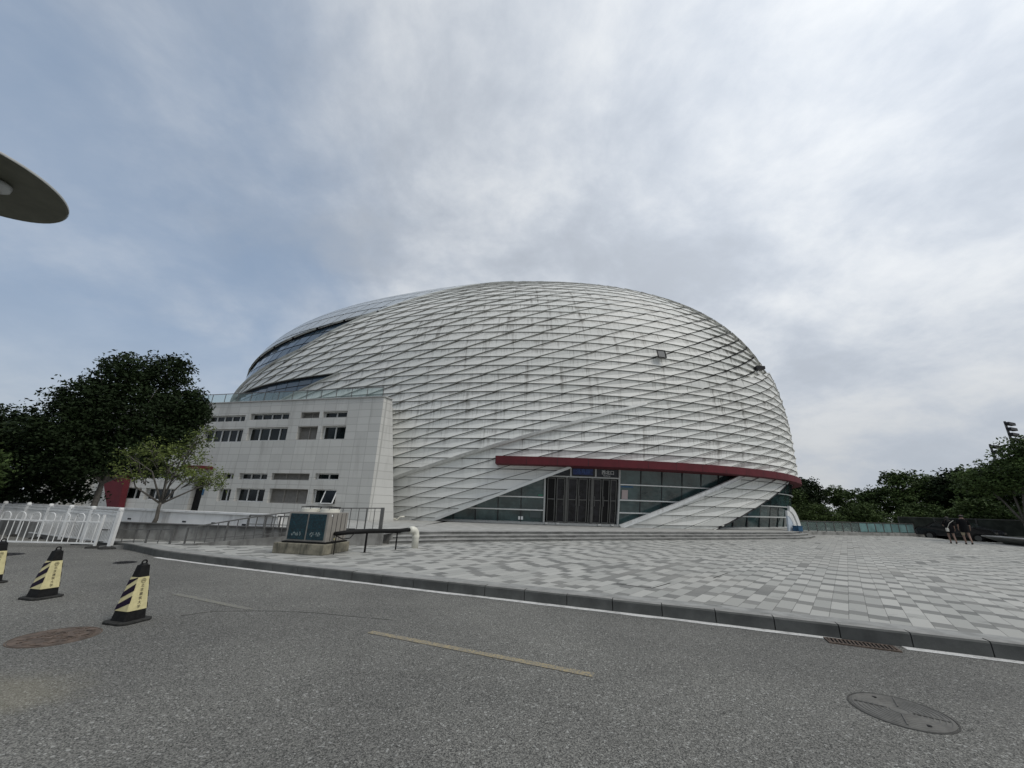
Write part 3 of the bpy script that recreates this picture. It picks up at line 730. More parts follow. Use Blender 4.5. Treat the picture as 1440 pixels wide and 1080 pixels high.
# red canopy
g = MB(); V = []; cs = list(np.linspace(10.45, 46, 60))
for s in cs:
    p = SP(s, -2.52); n_ = SN(s, -2.52); n_.z = 0; n_.normalize(); lip = .78 - .5 * min(max((s - 24) / 11, 0), 1)
    a = p - n_ * .35; b_ = p + n_ * lip
    V += [(a.x, a.y, 3.86), (b_.x, b_.y, 3.90), (b_.x, b_.y, 4.36), (a.x, a.y, 4.40)]
n = len(cs); F = [(4 * i + k, 4 * i + (k + 1) % 4, 4 * i + 4 + (k + 1) % 4, 4 * i + 4 + k) for i in range(n - 1) for k in range(4)] + [(0, 1, 2, 3), (4 * n - 4, 4 * n - 3, 4 * n - 2, 4 * n - 1)]
g.add(V, F); finish(g, 'canopy', M['red'])
for s in cs[::3]:
    g = MB()
    p = SP(s, -2.52); n_ = SN(s, -2.52); n_.z = 0; n_.normalize(); b_ = p + n_ * (.787 - .5 * min(max((s - 24) / 11, 0), 1))
    t = (SP(s + .1, -2.5) - SP(s - .1, -2.5)); t.z = 0; t.normalize()
    g.add([b_ - t * .01 + Vector((0, 0, 3.905 - b_.z)), b_ + t * .01 + Vector((0, 0, 3.905 - b_.z)), b_ + t * .01 + Vector((0, 0, 4.355 - b_.z)), b_ - t * .01 + Vector((0, 0, 4.355 - b_.z))], [(0, 1, 2, 3)])
    finish(g, 'canopy_seam', M['dark'], normals=False)
# upper ribbon window, roof of large pale panels, lower window
def clipped_grid(name, m, opkey, s0, s1, ds, w0, w1, dw, off, gap, skew=0.0, lim_top=True, thick=0.0):
    g = MB(); hs = OPR[opkey][0]; i = 0; s = s0
    while s < s1:
        w_ = w0
        while w_ < w1:
            P = [(s + gap + skew * (w_ - w0), w_ + gap), (s + ds - gap + skew * (w_ - w0), w_ + gap), (s + ds - gap + skew * (w_ + dw - w0), w_ + dw - gap), (s + gap + skew * (w_ + dw - w0), w_ + dw - gap)]
            lim = LW(s + ds / 2) - .1
            if w_ < lim:
                if w_ + dw > lim: P = clip(P, 0, -1, lim)
                for (a, b, c) in hs:
                    if P: P = clip(P, a, b, c)
                if P:
                    fr = [SP(*p, off(p) if callable(off) else off) for p in P]; n = len(P)
                    if thick:
                        bk = [SP(*p, (off(p) if callable(off) else off) - thick) for p in P]
                        g.add(fr + bk, [tuple(range(n))] + [(i_, n + i_, n + (i_ + 1) % n, (i_ + 1) % n) for i_ in range(n)])
                    else: g.add(fr, [tuple(range(n))])
            w_ += dw
        s += ds
    return finish(g, name, m, normals=False)
clipped_grid('ribbon_window', M['skyglass'], 'upper', -30, 0, 1.45, 0, 11, 1.05, .08, .055, skew=.25)
clipped_grid('ribbon_window_backing', M['black'], 'upper', -30, 0, 1.45, 0, 11, 1.05, .02, -.01, skew=.25)
reveal([(-30, 1.6), (-15, 4.65), (-7, 6.4), (-1.1, 9.75)], .1, off0=.45, off1=-.05, m='trans')
reveal([(-30, TOPL(-30) + .05), (-1.1, 9.8)], .1, off0=.30, off1=-.1, m='black')  # blackened to stand for the shade under the roof edge
clipped_grid('roof_panels', M['roofpanel'], 'roof', -42, 11, 1.45, 3.0, 40, 1.5, lambda p: .34, .075, skew=.25, thick=.06)
clipped_grid('roof_backing', M['dark'], 'roof', -42, 11, 2.9, 3.0, 40, 1.5, lambda p: .26, -.01)
g = MB(); sbar(g, (-30, TOPL(-30) + .10), (-1.5, TOPL(-1.5) + .10), .22, .12, .14, n=60); finish(g, 'eave_shade', M['black'])  # black strip painting the gap and shade below the roof panels
g = MB(); sbar(g, (-1.0, 9.95), (7.2, 15.25), .14, .20, .26); finish(g, 'roof_edge_trim', M['trans'])
clipped_grid('terrace_window', M['skyglass'], 'lower', -17.5, 0, 1.4, -1.3, 4, 1.1, .02, .03, skew=.1)
clipped_grid('terrace_window_backing', M['black'], 'lower', -17.5, 0, 2.8, -1.3, 4, 1.1, -.05, -.01)
reveal([(-17.5, -1.3), (-1.5, 3.62)], .1, off0=.45, off1=-.35, m='trans')
reveal([(-17.5, 3.62), (-1.5, 3.62)], .1, off0=.22, off1=-.05, m='dark')
# small fixtures on the shell
g = MB(); g.box(SP(32.6, 6.15, .02), (.7, .5, .25)); finish(g, 'roof_fixture', M['dark'])
g = MB(); spane(g, 21.25, 21.75, 4.85, 5.30, .30); finish(g, 'access_hatch', mat('grey_hatch', (.16, .165, .165), .6), normals=False)
g = MB()
for a, b in [((21.2, 4.8), (21.8, 4.8)), ((21.8, 4.8), (21.8, 5.35)), ((21.8, 5.35), (21.2, 5.35)), ((21.2, 5.35), (21.2, 4.8))]: sbar(g, a, b, .04, .08, .30)
finish(g, 'hatch_frame', M['dark'])

# ---------------------------------------------------------------- stone annex
C0 = Vector((-7.1538, 21.9613, 0)); UD = Vector((-.97, .2431, 0)).normalized(); ND_ = Vector((-UD.y, UD.x, 0));  # ND_ points away or to camera
if ND_.y > 0: ND_ = -ND_
annex = empty('stone_annex', (C0.x, C0.y, .5), label='two-storey annex faced in pale stone tiles left of the egg-shaped hall', cat='building')
AM = Matrix.Translation((C0.x, C0.y, .5))
def AP(u, z, o=0.0): p = C0 + UD * u + ND_ * o; return Vector((p.x, p.y, z))
ud = (UD.x, UD.y, 0); u0w = UD.dot(C0)
M['tile'] = tiles('pale_stone_tiles', .81, .44, u0w + 1.17, 7.15, ud, (.54, .54, .515), (.27, .27, .255))
def win(u0, u1, z0, z1, panes, kind='glass', open_=False): return dict(u0=u0, u1=u1, z0=z0, z1=z1, n=panes, k=kind, o=open_)
WN = [win(2.75, 4.45, 6.30, 6.67, 2), win(4.7, 6.03, 6.29, 6.67, 2, 'louvre'), win(6.9, 9.88, 6.27, 6.67, 4), win(10.27, 13.4, 6.2, 6.6, 5),
      win(2.68, 4.33, 4.97, 5.78, 2), win(4.63, 6.07, 4.96, 5.78, 2, 'louvre'), win(6.8, 9.8, 4.93, 5.76, 4), win(10.17, 13.35, 4.87, 5.7, 5),
      win(2.64, 4.22, 2.64, 2.99, 2), win(4.6, 7.28, 2.58, 2.97, 3, 'louvre'), win(7.56, 9.65, 2.57, 2.94, 3), win(10.08, 10.92, 2.56, 2.92, 2),
      win(2.62, 4.17, 1.32, 2.10, 2, 'glass', True), win(4.5, 7.2, 1.27, 2.08, 3, 'louvre'), win(7.5, 9.62, 1.29, 2.05, 3), win(9.98, 10.92, 1.26, 2.01, 2),
      win(14.4, 16.85, 1.2, 1.92, 4), win(14.3, 16.9, 2.5, 2.85, 4), win(17.2, 20.3, 1.2, 1.92, 4), win(14.2, 17.4, 4.87, 5.7, 5), win(14.2, 17.4, 6.2, 6.6, 5), win(18.2, 21.4, 4.87, 5.7, 5), win(18.2, 21.4, 6.2, 6.6, 5), win(22, 25.2, 4.87, 5.7, 5),
      dict(u0=12.15, u1=13.05, z0=.5, z1=2.6, n=1, k='door', o=False)]
ZT = 7.46; U0, U1 = .42, 27.0
us = sorted({U0, U1} | {v for x in WN for v in (x['u0'], x['u1'])}); zs = sorted({.4, ZT} | {v for x in WN for v in (x['z0'], x['z1'])})
g = MB()
for a, b in zip(us[:-1], us[1:]):
    for c, d_ in zip(zs[:-1], zs[1:]):
        um, zm = (a + b) / 2, (c + d_) / 2
        if any(x['u0'] < um < x['u1'] and x['z0'] < zm < x['z1'] for x in WN): continue
        g.add([AP(a, c), AP(b, c), AP(b, d_), AP(a, d_)], [(0, 1, 2, 3)])
DP = -.28
for x in WN:
    for (a, c, b, d_) in [(x['u0'], x['z0'], x['u0'], x['z1']), (x['u1'], x['z0'], x['u1'], x['z1']), (x['u0'], x['z0'], x['u1'], x['z0']), (x['u0'], x['z1'], x['u1'], x['z1'])]:
        g.add([AP(a, c), AP(b, d_), AP(b, d_, DP - .06), AP(a, c, DP - .06)], [(0, 1, 2, 3)])
# right chamfer returning to the hall, back, end, roof
ch = Vector((-7.25, 22.65, 0)); cb = Vector((-6.45, 23.2, 0)); ck = Vector((-8.6, 27.5, 0)); co = C0 + UD * U0
end = C0 + UD * U1
g.add([(co.x, co.y, .4), (cb.x, cb.y, .4), (ch.x, ch.y, ZT), (co.x, co.y, ZT), (ck.x, ck.y, .4), (ck.x, ck.y, ZT)], [(0, 1, 2, 3), (1, 4, 5, 2)])
e2 = end - ND_ * 14
g.add([(end.x, end.y, .4), (e2.x, e2.y, .4), (e2.x, e2.y, ZT), (end.x, end.y, ZT)], [(0, 1, 2, 3)])
M['terr2'] = mat('roof_membrane', (.25, .25, .24), .9, var=.1)
g.build('wall', M['tile'], annex, local=AM, normals=False)
g = MB(); g.add([AP(U0, ZT - .02, -.01), AP(U1, ZT - .02, -.01), (e2.x, e2.y, ZT - .02), (-14, 40, ZT - .02), (ck.x, ck.y, ZT - .02), (ch.x, ch.y, ZT - .02)], [(0, 1, 2, 3, 4, 5)])
g.build('roof', M['terr2'], annex, local=AM)
g = MB(); g.bar(AP(U0 - .02, ZT + .02, 0), AP(U1, ZT + .02, 0), .16, .05); g.bar((co.x, co.y, ZT + .02), (ch.x, ch.y, ZT + .02), .16, .05)
g.build('coping', mat('coping_stone', (.40, .40, .39), .7, var=.1), annex, local=AM)
M['winglass'] = mat('window_glass', (.009, .013, .014), .1, spec=.3, var=.7, vscale=1.3)
for x in WN:
    if x['k'] == 'door':
        g = MB(); g.add([AP(x['u0'], x['z0'], DP), AP(x['u1'], x['z0'], DP), AP(x['u1'], x['z1'], DP), AP(x['u0'], x['z1'], DP)], [(0, 1, 2, 3)])
        dd = g.build('door', M['black'], annex, local=AM); continue
    nme = 'window' if x['k'] == 'glass' else 'louvre_panel'
    f = MB(); t = .05; ww = x['u1'] - x['u0']
    m_ = M['white_metal'] if x['k'] == 'glass' else M['louvre']
    for c in (x['z0'] + t / 2, x['z1'] - t / 2): f.bar(AP(x['u0'], c, DP + .03), AP(x['u1'], c, DP + .03), .07, t)
    for i in range(x['n'] + 1):
        u = x['u0'] + ww * i / x['n']; u = min(max(u, x['u0'] + t / 2), x['u1'] - t / 2)
        f.bar(AP(u, x['z0'], DP + .03), AP(u, x['z1'], DP + .03), t if 0 < i < x['n'] else t * .7, .07, up=ND_)
    fo = f.build(nme, m_, annex, local=AM)
    p = MB()
    if x['k'] == 'glass':
        for i in range(x['n']):
            a = x['u0'] + ww * i / x['n']; b = a + ww / x['n']; tl = random.uniform(-.01, .01)
            p.add([AP(a, x['z0'], DP + tl), AP(b, x['z0'], DP - tl), AP(b, x['z1'], DP - tl), AP(a, x['z1'], DP + tl)], [(0, 1, 2, 3)])
        p.build('pane', M['winglass'], fo, local=AM, normals=False)
        if x['o']:
            a0, a1 = x['u0'] + .02, x['u0'] + ww / 2 - .02; oo = .30
            h = MB(); A_ = AP(a0, x['z1'] - .03, .0 - .1); B_ = AP(a1, x['z1'] - .03, -.1); C_ = AP(a1, x['z0'] + .03, oo - .1); D_ = AP(a0, x['z0'] + .03, oo - .1)
            for r0, r1 in ((A_, B_), (B_, C_), (C_, D_), (D_, A_)): h.bar(r0, r1, .05, .05)
            h.build('open_sash', M['white_metal'], fo, local=AM)
            h = MB(); h.add([A_, B_, C_, D_], [(0, 1, 2, 3)]); h.build('pane', M['winglass'], fo, local=AM)
    else:
        zc = x['z0'] + .05
        while zc < x['z1'] - .04:
            a, b = AP(x['u0'] + .03, zc, DP + .02), AP(x['u1'] - .03, zc, DP + .02)
            p.add([a, b, AP(x['u1'] - .03, zc + .07, DP - .02), AP(x['u0'] + .03, zc + .07, DP - .02)], [(0, 1, 2, 3)]); zc += .07
        p.build('slats', M['louvre'], fo, local=AM, normals=False)
g = MB(); g.add([AP(11.8, 3.12, 0), AP(13.0, 3.12, 0), AP(13.0, 3.12, .8), AP(11.8, 3.12, .8), AP(11.8, 3.30, 0), AP(13.0, 3.30, 0), AP(13.0, 3.30, .8), AP(11.8, 3.30, .8)], [(0, 1, 2, 3), (4, 5, 6, 7), (0, 1, 5, 4), (1, 2, 6, 5), (2, 3, 7, 6), (3, 0, 4, 7)])
g.build('door_canopy', M['red'], annex, local=AM)
g = MB(); g.add([AP(18.45, 3.0, .05), AP(20.7, 3.0, .05), AP(18.95, .45, .05), AP(18.1, .45, .05), AP(18.45, 3.0, .4), AP(20.7, 3.0, .4), AP(18.95, .45, .4), AP(18.1, .45, .4)], [(0, 1, 2, 3), (4, 5, 6, 7), (0, 1, 5, 4), (1, 2, 6, 5), (2, 3, 7, 6), (3, 0, 4, 7)])
g.build('entrance_fin', M['red'], annex, local=AM)
g = MB()
for i in range(6): g.bar(AP(22.2 + i * .75, .5, .25), AP(21.6 + i * .75, 4.2, .25), .22, .4, up=ND_)
g.build('pilasters', M['tile'], annex, local=AM)
g = MB(); g.box(AP(12.05, 1.75, .02), (.05, .12, .34), math.atan2(UD.y, UD.x)); g.build('door_plate', M['blue'], annex, local=AM)
# roof terrace glass railing
rt = empty('glass_railing', tuple(AP(.6, ZT)), label='glass balustrade along the roof edge of the stone annex', cat='railing')
RM = Matrix.Translation(AP(.6, ZT))
M['clearglass'] = bpy.data.materials.new('clear_green_glass'); M['clearglass'].use_nodes = True
n_ = NT(M['clearglass'].node_tree); b_ = n_.n('ShaderNodeBsdfPrincipled'); o_ = n_.n('ShaderNodeOutputMaterial')
tr = n_.n('ShaderNodeBsdfTransparent', i_Color=(.80, .88, .87, 1)); mx = n_.n('ShaderNodeMixShader', i_Fac=.30)
b_.inputs['Base Color'].default_value = (.36, .46, .45, 1); b_.inputs['Roughness'].default_value = .1
n_.t.links.new(tr.outputs[0], mx.inputs[1]); n_.t.links.new(b_.outputs[0], mx.inputs[2]); n_.t.links.new(mx.outputs[0], o_.inputs[0])
g = MB(); gp_ = MB(); i = 0; u = .6
g.bar(AP(.6, ZT + .66, -.12), AP(24, ZT + .66, -.12), .04, .04); g.bar(AP(.6, ZT + .06, -.12), AP(24, ZT + .06, -.12), .03, .03)
g.build('rail', M['rail'], rt, local=RM)
while u < 24:
    p = MB(); p.bar(AP(u, ZT, -.12), AP(u, ZT + .66, -.12), .03, .03, up=ND_); p.build('post', M['rail'], rt, local=RM)
    gp_.add([AP(u + .03, ZT + .08, -.12), AP(u + 1.05, ZT + .08, -.12), AP(u + 1.05, ZT + .62, -.12), AP(u + .03, ZT + .62, -.12)], [(0, 1, 2, 3)])
    u += 1.08
gp_.build('glass_panels', M['clearglass'], rt, local=RM)

# ---------------------------------------------------------------- white low wall on the terrace
lw = empty('low_white_wall', (-9.95, 13.8, .5), math.atan2(-.2431, .97), label='long low white wall with small dark vents in front of the stone annex', cat='wall')
g = MB(); g.box((-3.7, 0, .235), (12.9, .22, .47)); g.build('wall_body', M['brick'], lw)
g = MB(); g.box((-3.7, -.02, .495), (12.95, .34, .06)); g.build('coping', M['white_metal'], lw)
for i in range(8):
    g = MB(); g.box((1.5 - i * 1.25, -.113, .17), (.16, .012, .05)); g.build('vent', M['dark'], lw)

# ---------------------------------------------------------------- access ramp with walls and railings
rp = empty('access_ramp', (-4.1, 13.57, PZ), label='concrete access ramp climbing right to the terrace, left of the steps', cat='ramp')
RPM = Matrix.Translation((-4.1, 13.57, PZ))
OL = [(-11.6, 11.95, .0, .07), (-9.0, 12.0, .0, .20), (-7.4, 12.5, .0, .36), (-5.6, 13.08, .0, .52), (-4.05, 13.57, .0, .53)]
g = MB()
for (a, b) in zip(OL[:-1], OL[1:]):
    t = Vector((b[0] - a[0], b[1] - a[1])).normalized(); nn = Vector((-t.y, t.x)) * .16
    V = [(a[0], a[1], 0), (b[0], b[1], 0), (b[0] + nn.x, b[1] + nn.y, 0), (a[0] + nn.x, a[1] + nn.y, 0), (a[0], a[1], a[3]), (b[0], b[1], b[3]), (b[0] + nn.x, b[1] + nn.y, b[3]), (a[0] + nn.x, a[1] + nn.y, a[3])]
    g.add(V, [(0, 1, 5, 4), (2, 3, 7, 6), (4, 5, 6, 7), (0, 3, 7, 4), (1, 2, 6, 5)])
g.build('outer_wall', M['concrete'], rp, local=RPM)
g = MB(); A_ = [(a[0], a[1] + .1, a[3] - .04) for a in OL]; B_ = [(a[0] + .1, a[1] + .9, a[3] - .04) for a in OL]; n = len(OL)
g.add(A_ + B_, [(i, i + 1, n + i + 1, n + i) for i in range(n - 1)]); g.build('ramp_floor', M['concrete'], rp, local=RPM)
IL = [(-12.6, 13.22), (-9.3, 13.0), (-6.6, 12.95), (-5.0, 13.55)]
g = MB()
for a, b in zip(IL[:-1], IL[1:]): g.bar((a[0], a[1], .31), (b[0], b[1], .31), .14, .62)
g.build('retaining_wall', M['concrete'], rp, local=RPM)
g = MB()
for a, b in zip(IL[:-1], IL[1:]): g.bar((a[0], a[1], .635), (b[0], b[1], .635), .24, .03)
g.build('wall_cap', mat('dark_wall_cap', (.07, .07, .068), .8), rp, local=RPM)
def railing(name, label, pts, h, step, end_post=True):
    pts = [tuple(p) if len(p) == 4 else tuple(p) + (p[2] + h,) for p in pts]
    e = empty(name, pts[0][:3], label=label, cat='railing', group='metal railings of the access ramp'); Mx = Matrix.Translation(pts[0][:3])
    g = MB()
    for a, b in zip(pts[:-1], pts[1:]):
        g.bar((a[0], a[1], a[3]), (b[0], b[1], b[3]), .045, .035); g.bar((a[0], a[1], a[2] + .10), (b[0], b[1], b[2] + .10), .02, .02)
    g.build('handrail', M['rail'], e, local=Mx)
    k = 0
    for a, b in zip(pts[:-1], pts[1:]):
        ha = a[3] - a[2]; hb = b[3] - b[2]; a = Vector(a[:3]); b = Vector(b[:3]); L = (b - a).length; n = max(1, round(L / step))
        for i in range(n):
            p = a + (b - a) * i / n; h = ha + (hb - ha) * i / n; r = .036 if k % 4 == 0 else .018
            g = MB(); g.bar((p.x, p.y, p.z), (p.x, p.y, p.z + h), r, r); g.build('post' if k % 4 == 0 else 'baluster', M['rail'], e, local=Mx); k += 1
    p = pts[-1]; h = p[3] - p[2]; g = MB(); r = .10 if end_post else .04
    g.bar((p[0], p[1], p[2]), (p[0], p[1], p[2] + h + .02), r, r); g.build('end_post', M['rail'], e, local=Mx)
railing('ramp_railing', 'outer grey railing rising along the access ramp behind the outdoor air unit', [(-9.3, 12.06, .18, .62), (-7.4, 12.58, .36, 1.02), (-5.6, 13.16, .52, 1.27), (-4.2, 13.62, .53, 1.31)], .76, .24)
railing('ramp_railing', 'rear grey railing on the inner wall of the access ramp', [(-8.2, 13.02, .62), (-6.7, 12.98, .62)], .36, .25, False)
railing('ramp_railing', 'short low grey handrail at the bottom left end of the access ramp', [(-11.9, 12.15, .06), (-9.75, 12.1, .14)], .42, .36, False)
# bollard and pipe bits beside the hall corner
e = empty('utility_post', (-7.0, 24.1, .504), label='dark rectangular utility post standing at the corner between annex and hall', cat='post')
MB().box((0, 0, .45), (.20, .16, .90)).build('post_body', M['dark'], e, bevel=.01)
g = MB(); g.box((.0, -.083, .62), (.10, .01, .06)); g.box((0, -.083, .78), (.05, .01, .05)); g.build('switch_plate', M['frame'], e)
g = MB(); g.tube([(-6.8, 23.95, .56), (-6.6, 23.9, .60), (-6.45, 23.9, .55), (-6.3, 23.88, .72), (-6.05, 23.9, .74)], .045, 8)
g.build('drain_hose', M['pvc'], smooth=True, label='short white bent hose lying beside the dark utility post', cat='hose')

# ---------------------------------------------------------------- outdoor air unit
ac = empty('outdoor_air_unit', (-5.22, 11.32, PZ), R(-10), label='beige outdoor air conditioning unit with two dark mesh faces on a concrete plinth', cat='air conditioner')
g = MB(); g.box((-.06, .02, .13), (1.46, 1.18, .26)); g.build('plinth', M['plinth'], ac, bevel=.02)
MB().box((0, .02, .28), (1.28, .98, .035)).build('skid', M['black'], ac)
MB().box((0, .02, .665), (1.18, .90, .73)).build('casing', M['beige'], ac, bevel=.008)
for sx in (-1, 1):
    g = MB(); g.box((sx * .275, -.437, .665), (.50, .02, .64)); o = g.build('mesh_face', M['teal'], ac)
    h = MB()
    for i in range(13): h.box((sx * .275 - .24 + i * .04, -.449, .665), (.004, .004, .62))
    for i in range(16): h.box((sx * .275, -.449, .365 + i * .04), (.48, .004, .004))
    h.build('wire_guard', M['dark'], o)
    h = MB()
    for i in range(26):
        a = random.uniform(-.15, .15); b = random.uniform(0, .14)
        h.box((sx * .275 + a, -.453, .44 + b * .6), (random.uniform(.008, .03), .003, random.uniform(.006, .05)), ax=Matrix.Rotation(random.uniform(-.7, .7), 3, 'Y'))
    h.build('dust_marks', mat('pale_dust', (.22, .27, .27), .9), o)
g = MB()
for x_ in (.591,):
    for i in range(4): g.box((x_, -.25 + i * .2, .665), (.012, .012, .68))
g.build('panel_seams', M['dark'], ac)
for sx in (-1, 1):
    g = MB(); g.lathe([(.26, 1.03), (.26, 1.11), (.24, 1.12), (.20, 1.10), (.0001, 1.09)], (sx * .29, .02, 0), 28); o = g.build('fan_shroud', M['pvc'], ac, smooth=False)
    g = MB()
    for r in (.08, .14, .20, .26): g.tube([(sx * .29 + r * math.cos(a), .02 + r * math.sin(a), 1.165) for a in np.linspace(0, 2 * math.pi, 25)], .007, 5)
    for i in range(6):
        a = i * math.pi / 3; g.tube([(sx * .29, .02, 1.18), (sx * .29 + .27 * math.cos(a), .02 + .27 * math.sin(a), 1.165), (sx * .29 + .275 * math.cos(a), .02 + .275 * math.sin(a), 1.11)], .007, 5)
    g.build('fan_guard', M['black'], o)
g = MB(); g.box((.593, -.30, .955), (.006, .04, .04)); g.build('label_sticker', M['letter'], ac)
g = MB(); g.box((.593, -.05, .36), (.006, .06, .05)); g.build('warning_sticker', M['yellow'], ac)
# pipe run
e = empty('insulated_pipe', (-4.5, 11.3, PZ), label='black wrapped pipe bundle on thin posts between the air unit and a cream elbow', cat='pipe')
EM = Matrix.Translation((-4.5, 11.3, PZ))
pth = [(-4.62, 11.12, .66), (-4.5, 11.0, .67), (-4.3, 11.15, .70), (-3.9, 11.65, .715), (-3.6, 12.1, .70), (-3.3, 12.6, .69), (-3.05, 12.98, .70)]
g = MB(); g.tube(pth, [.05, .055, .06, .065, .06, .055, .055], 10); g.tube([(p[0] + .02, p[1] + .05, p[2] + .05 * math.sin(i * 1.3)) for i, p in enumerate(pth[1:6])], .035, 8)
g.tube([(-4.55, 11.0, .62), (-4.35, 11.0, .54), (-4.2, 11.1, .56), (-4.15, 11.25, .68)], .012, 6)
g.build('wrapped_bundle', M['wrap'], e, smooth=True, local=EM)
for (x_, y_, r) in [(-4.52, 10.97, .014), (-3.93, 11.6, .03), (-3.33, 12.52, .022)]:
    g = MB(); g.tube([(x_, y_, PZ), (x_ + .0, y_, .70)], r, 8); g.build('support_post', M['black'], e, local=EM)
pts = [(-3.07, 12.95, .70)] + [(-3.0 + .16 * math.sin(a) * .6, 13.03 + .16 * math.sin(a) * .8, .70 - .16 + .16 * math.cos(a)) for a in np.linspace(0, math.pi / 2, 7)] + [(-2.9, 13.16, PZ - .02)]
g = MB(); g.tube(pts, .105, 20); g.build('elbow_pipe', M['pvc'], e, smooth=True, local=EM)
g = MB(); g.tube([pts[-2], (pts[-2][0], pts[-2][1], pts[-2][2] - .07)], .118, 20); g.build('pipe_collar', M['pvc'], e, smooth=False, local=EM)

# ---------------------------------------------------------------- traffic cones
CONE_TXT = '北京建筑大学'
def make_cone():
    c = empty('traffic_cone', (0, 0, 0), cat='traffic cone', group='square yellow and black traffic cones on the road')
    hw = lambda z: .120 - (.120 - .046) * (z - .03) / .61
    g = MB(); V = []
    zl = [.03, .125]
    def ring(z, e=0.0, ch=.12):
        h = hw(z) + e; cc_ = h * ch; return [(h, -h + cc_, z), (h, h - cc_, z), (h - cc_, h, z), (-h + cc_, h, z), (-h, h - cc_, z), (-h, -h + cc_, z), (-h + cc_, -h, z), (h - cc_, -h, z)]
    def seg(z0, z1, e=0.0):
        g = MB(); a = ring(z0, e); b = ring(z1, e); g.add(a + b, [(i, (i + 1) % 8, 8 + (i + 1) % 8, 8 + i) for i in range(8)] + [tuple(range(8, 16))]); return g
    seg(.028, .64).build('cone_body', M['black'], c)
    b = MB(); r = .185; cc_ = .055
    P = [(r, -r + cc_), (r, r - cc_), (r - cc_, r), (-r + cc_, r), (-r, r - cc_), (-r, -r + cc_), (-r + cc_, -r), (r - cc_, -r)]
    b.prism(P, 0, .028); b.build('rubber_base', M['rubber'], c, bevel=.008)
    sl = seg(.135, .505, .003).build('reflective_sleeve', M['yellow'], c)
    # diagonal stripes on two opposite faces (-y, +y)
    for sgn in (-1, 1):
        g = MB()
        for z0 in (.13, .265, .40):
            Q = []
            for (a, zz_) in ((1, z0 + .0), (-1, z0 + .095), (-1, z0 + .175), (1, z0 + .07)):
                zc = min(max(zz_, .136), .504); h = hw(zc) + .0055; Q.append((a * h * .93 * sgn * -1 * -1, sgn * h, zc))
            g.add(Q, [(0, 1, 2, 3)])
        g.build('diagonal_stripes', M['purple'], sl)
    tilt = .080 / .61
    for sgn in (1,):
        for i, chh in enumerate(CONE_TXT):
            z = .405 - i * .047
            text_on(chh, .040, (hw(z) + .0045, 0, z), (0, 1, 0), (-tilt, 0, 1), M['ink'], sl, depth=.0008)
        z = .462; g = MB()
        cen = Vector((hw(z) + .005, 0, z))
        for rr in (.027, .020):
            g.tube([cen + Vector((-tilt * math.sin(a) * rr, math.cos(a) * rr, math.sin(a) * rr)) for a in np.linspace(0, 2 * math.pi, 25)], .0012, 4)
        g.tube([cen + Vector((0, -.014, .004)), cen + Vector((-.001, 0, .010)), cen + Vector((0, .014, .004))], .002, 4)
        g.tube([cen + Vector((0, -.014, -.004)), cen + Vector((.001, 0, .0)), cen + Vector((0, .014, -.004))], .002, 4)
        g.build('emblem', M['ink'], sl)
    g = MB(); g.lathe([(.045, .64), (.038, .655), (.02, .66), (.0001, .66)], n=16)
    g.tube([(0, math.cos(a) * .028, .672 + math.sin(a) * .024) for a in np.linspace(-.6, math.pi + .6, 14)], .009, 8)
    g.build('handle', M['black'], c, smooth=True)
    return c
cone = make_cone(); cone.location = (-4.66, 5.47, 0); cone.rotation_euler.z = R(-13)
cone['label'] = 'nearest black and yellow traffic cone, behind the rusty manhole cover'
c2 = copy_tree(cone); c2.location = (-6.86, 6.45, 0); c2.rotation_euler.z = R(-12); c2['label'] = 'middle black and yellow traffic cone, between the white barrier and the nearest cone'
c3 = copy_tree(cone); c3.location = (-8.70, 7.25, 0); c3.rotation_euler.z = R(-15); c3['label'] = 'traffic cone cut off by the left edge of the photo'

# ---------------------------------------------------------------- white barriers
bar = empty('street_barrier', (-11.33, 11.98, 0), label='white street barrier of fine pickets with capped square posts, its end by the ramp', cat='barrier')
BP = [Vector(p) for p in [(-11.33, 11.98, 0), (-12.9, 12.72, 0), (-14.1, 13.2, 0), (-15.5, 13.85, 0), (-16.9, 14.4, 0), (-18.6, 15.1, 0), (-20.4, 15.9, 0)]]
BM = Matrix.Translation(BP[0])
for p in BP:
    g = MB(); g.box((p.x, p.y, .53), (.09, .09, 1.02)); o = g.build('post', M['white_metal'], bar, local=BM)
    g = MB(); g.lathe([(.062, 1.03), (.062, 1.08), (.045, 1.11), (.0001, 1.115), ], (p.x, p.y, 0), 10); g.build('cap', M['white_metal'], o, local=BM)
    g = MB(); g.lathe([(.24, .0), (.22, .04), (.10, .07), (.07, .07)], (p.x, p.y, 0), 14); g.build('rubber_foot', M['rubber'], o, local=BM)
for a, b in zip(BP[:-1], BP[1:]):
    g = MB()
    for z in (.16, .90, 1.00): g.bar((a.x, a.y, z), (b.x, b.y, z), .035, .035)
    n = int((b - a).length / .085)
    for i in range(1, n): p = a + (b - a) * i / n; g.bar((p.x, p.y, .16), (p.x, p.y, .98), .018, .018)
    g.build('picket_panel', M['white_metal'], bar, local=BM)
b2 = empty('arched_barrier', (-11.75, 12.08, 0), label='white barrier with arched bar tops standing in front of the picket barrier', cat='barrier')
B2M = Matrix.Translation((-11.75, 12.08, 0)); a = Vector((-11.8, 12.02, 0)); b = Vector((-17.6, 11.65, 0)); L = (b - a).length; t = (b - a) / L
g = MB(); g.bar(a + Vector((0, 0, .12)), b + Vector((0, 0, .12)), .035, .04); g.bar(a + Vector((0, 0, .70)), b + Vector((0, 0, .70)), .03, .035); g.build('rails', M['white_metal'], b2, local=B2M)
i = 0; x_ = .12; g = MB()
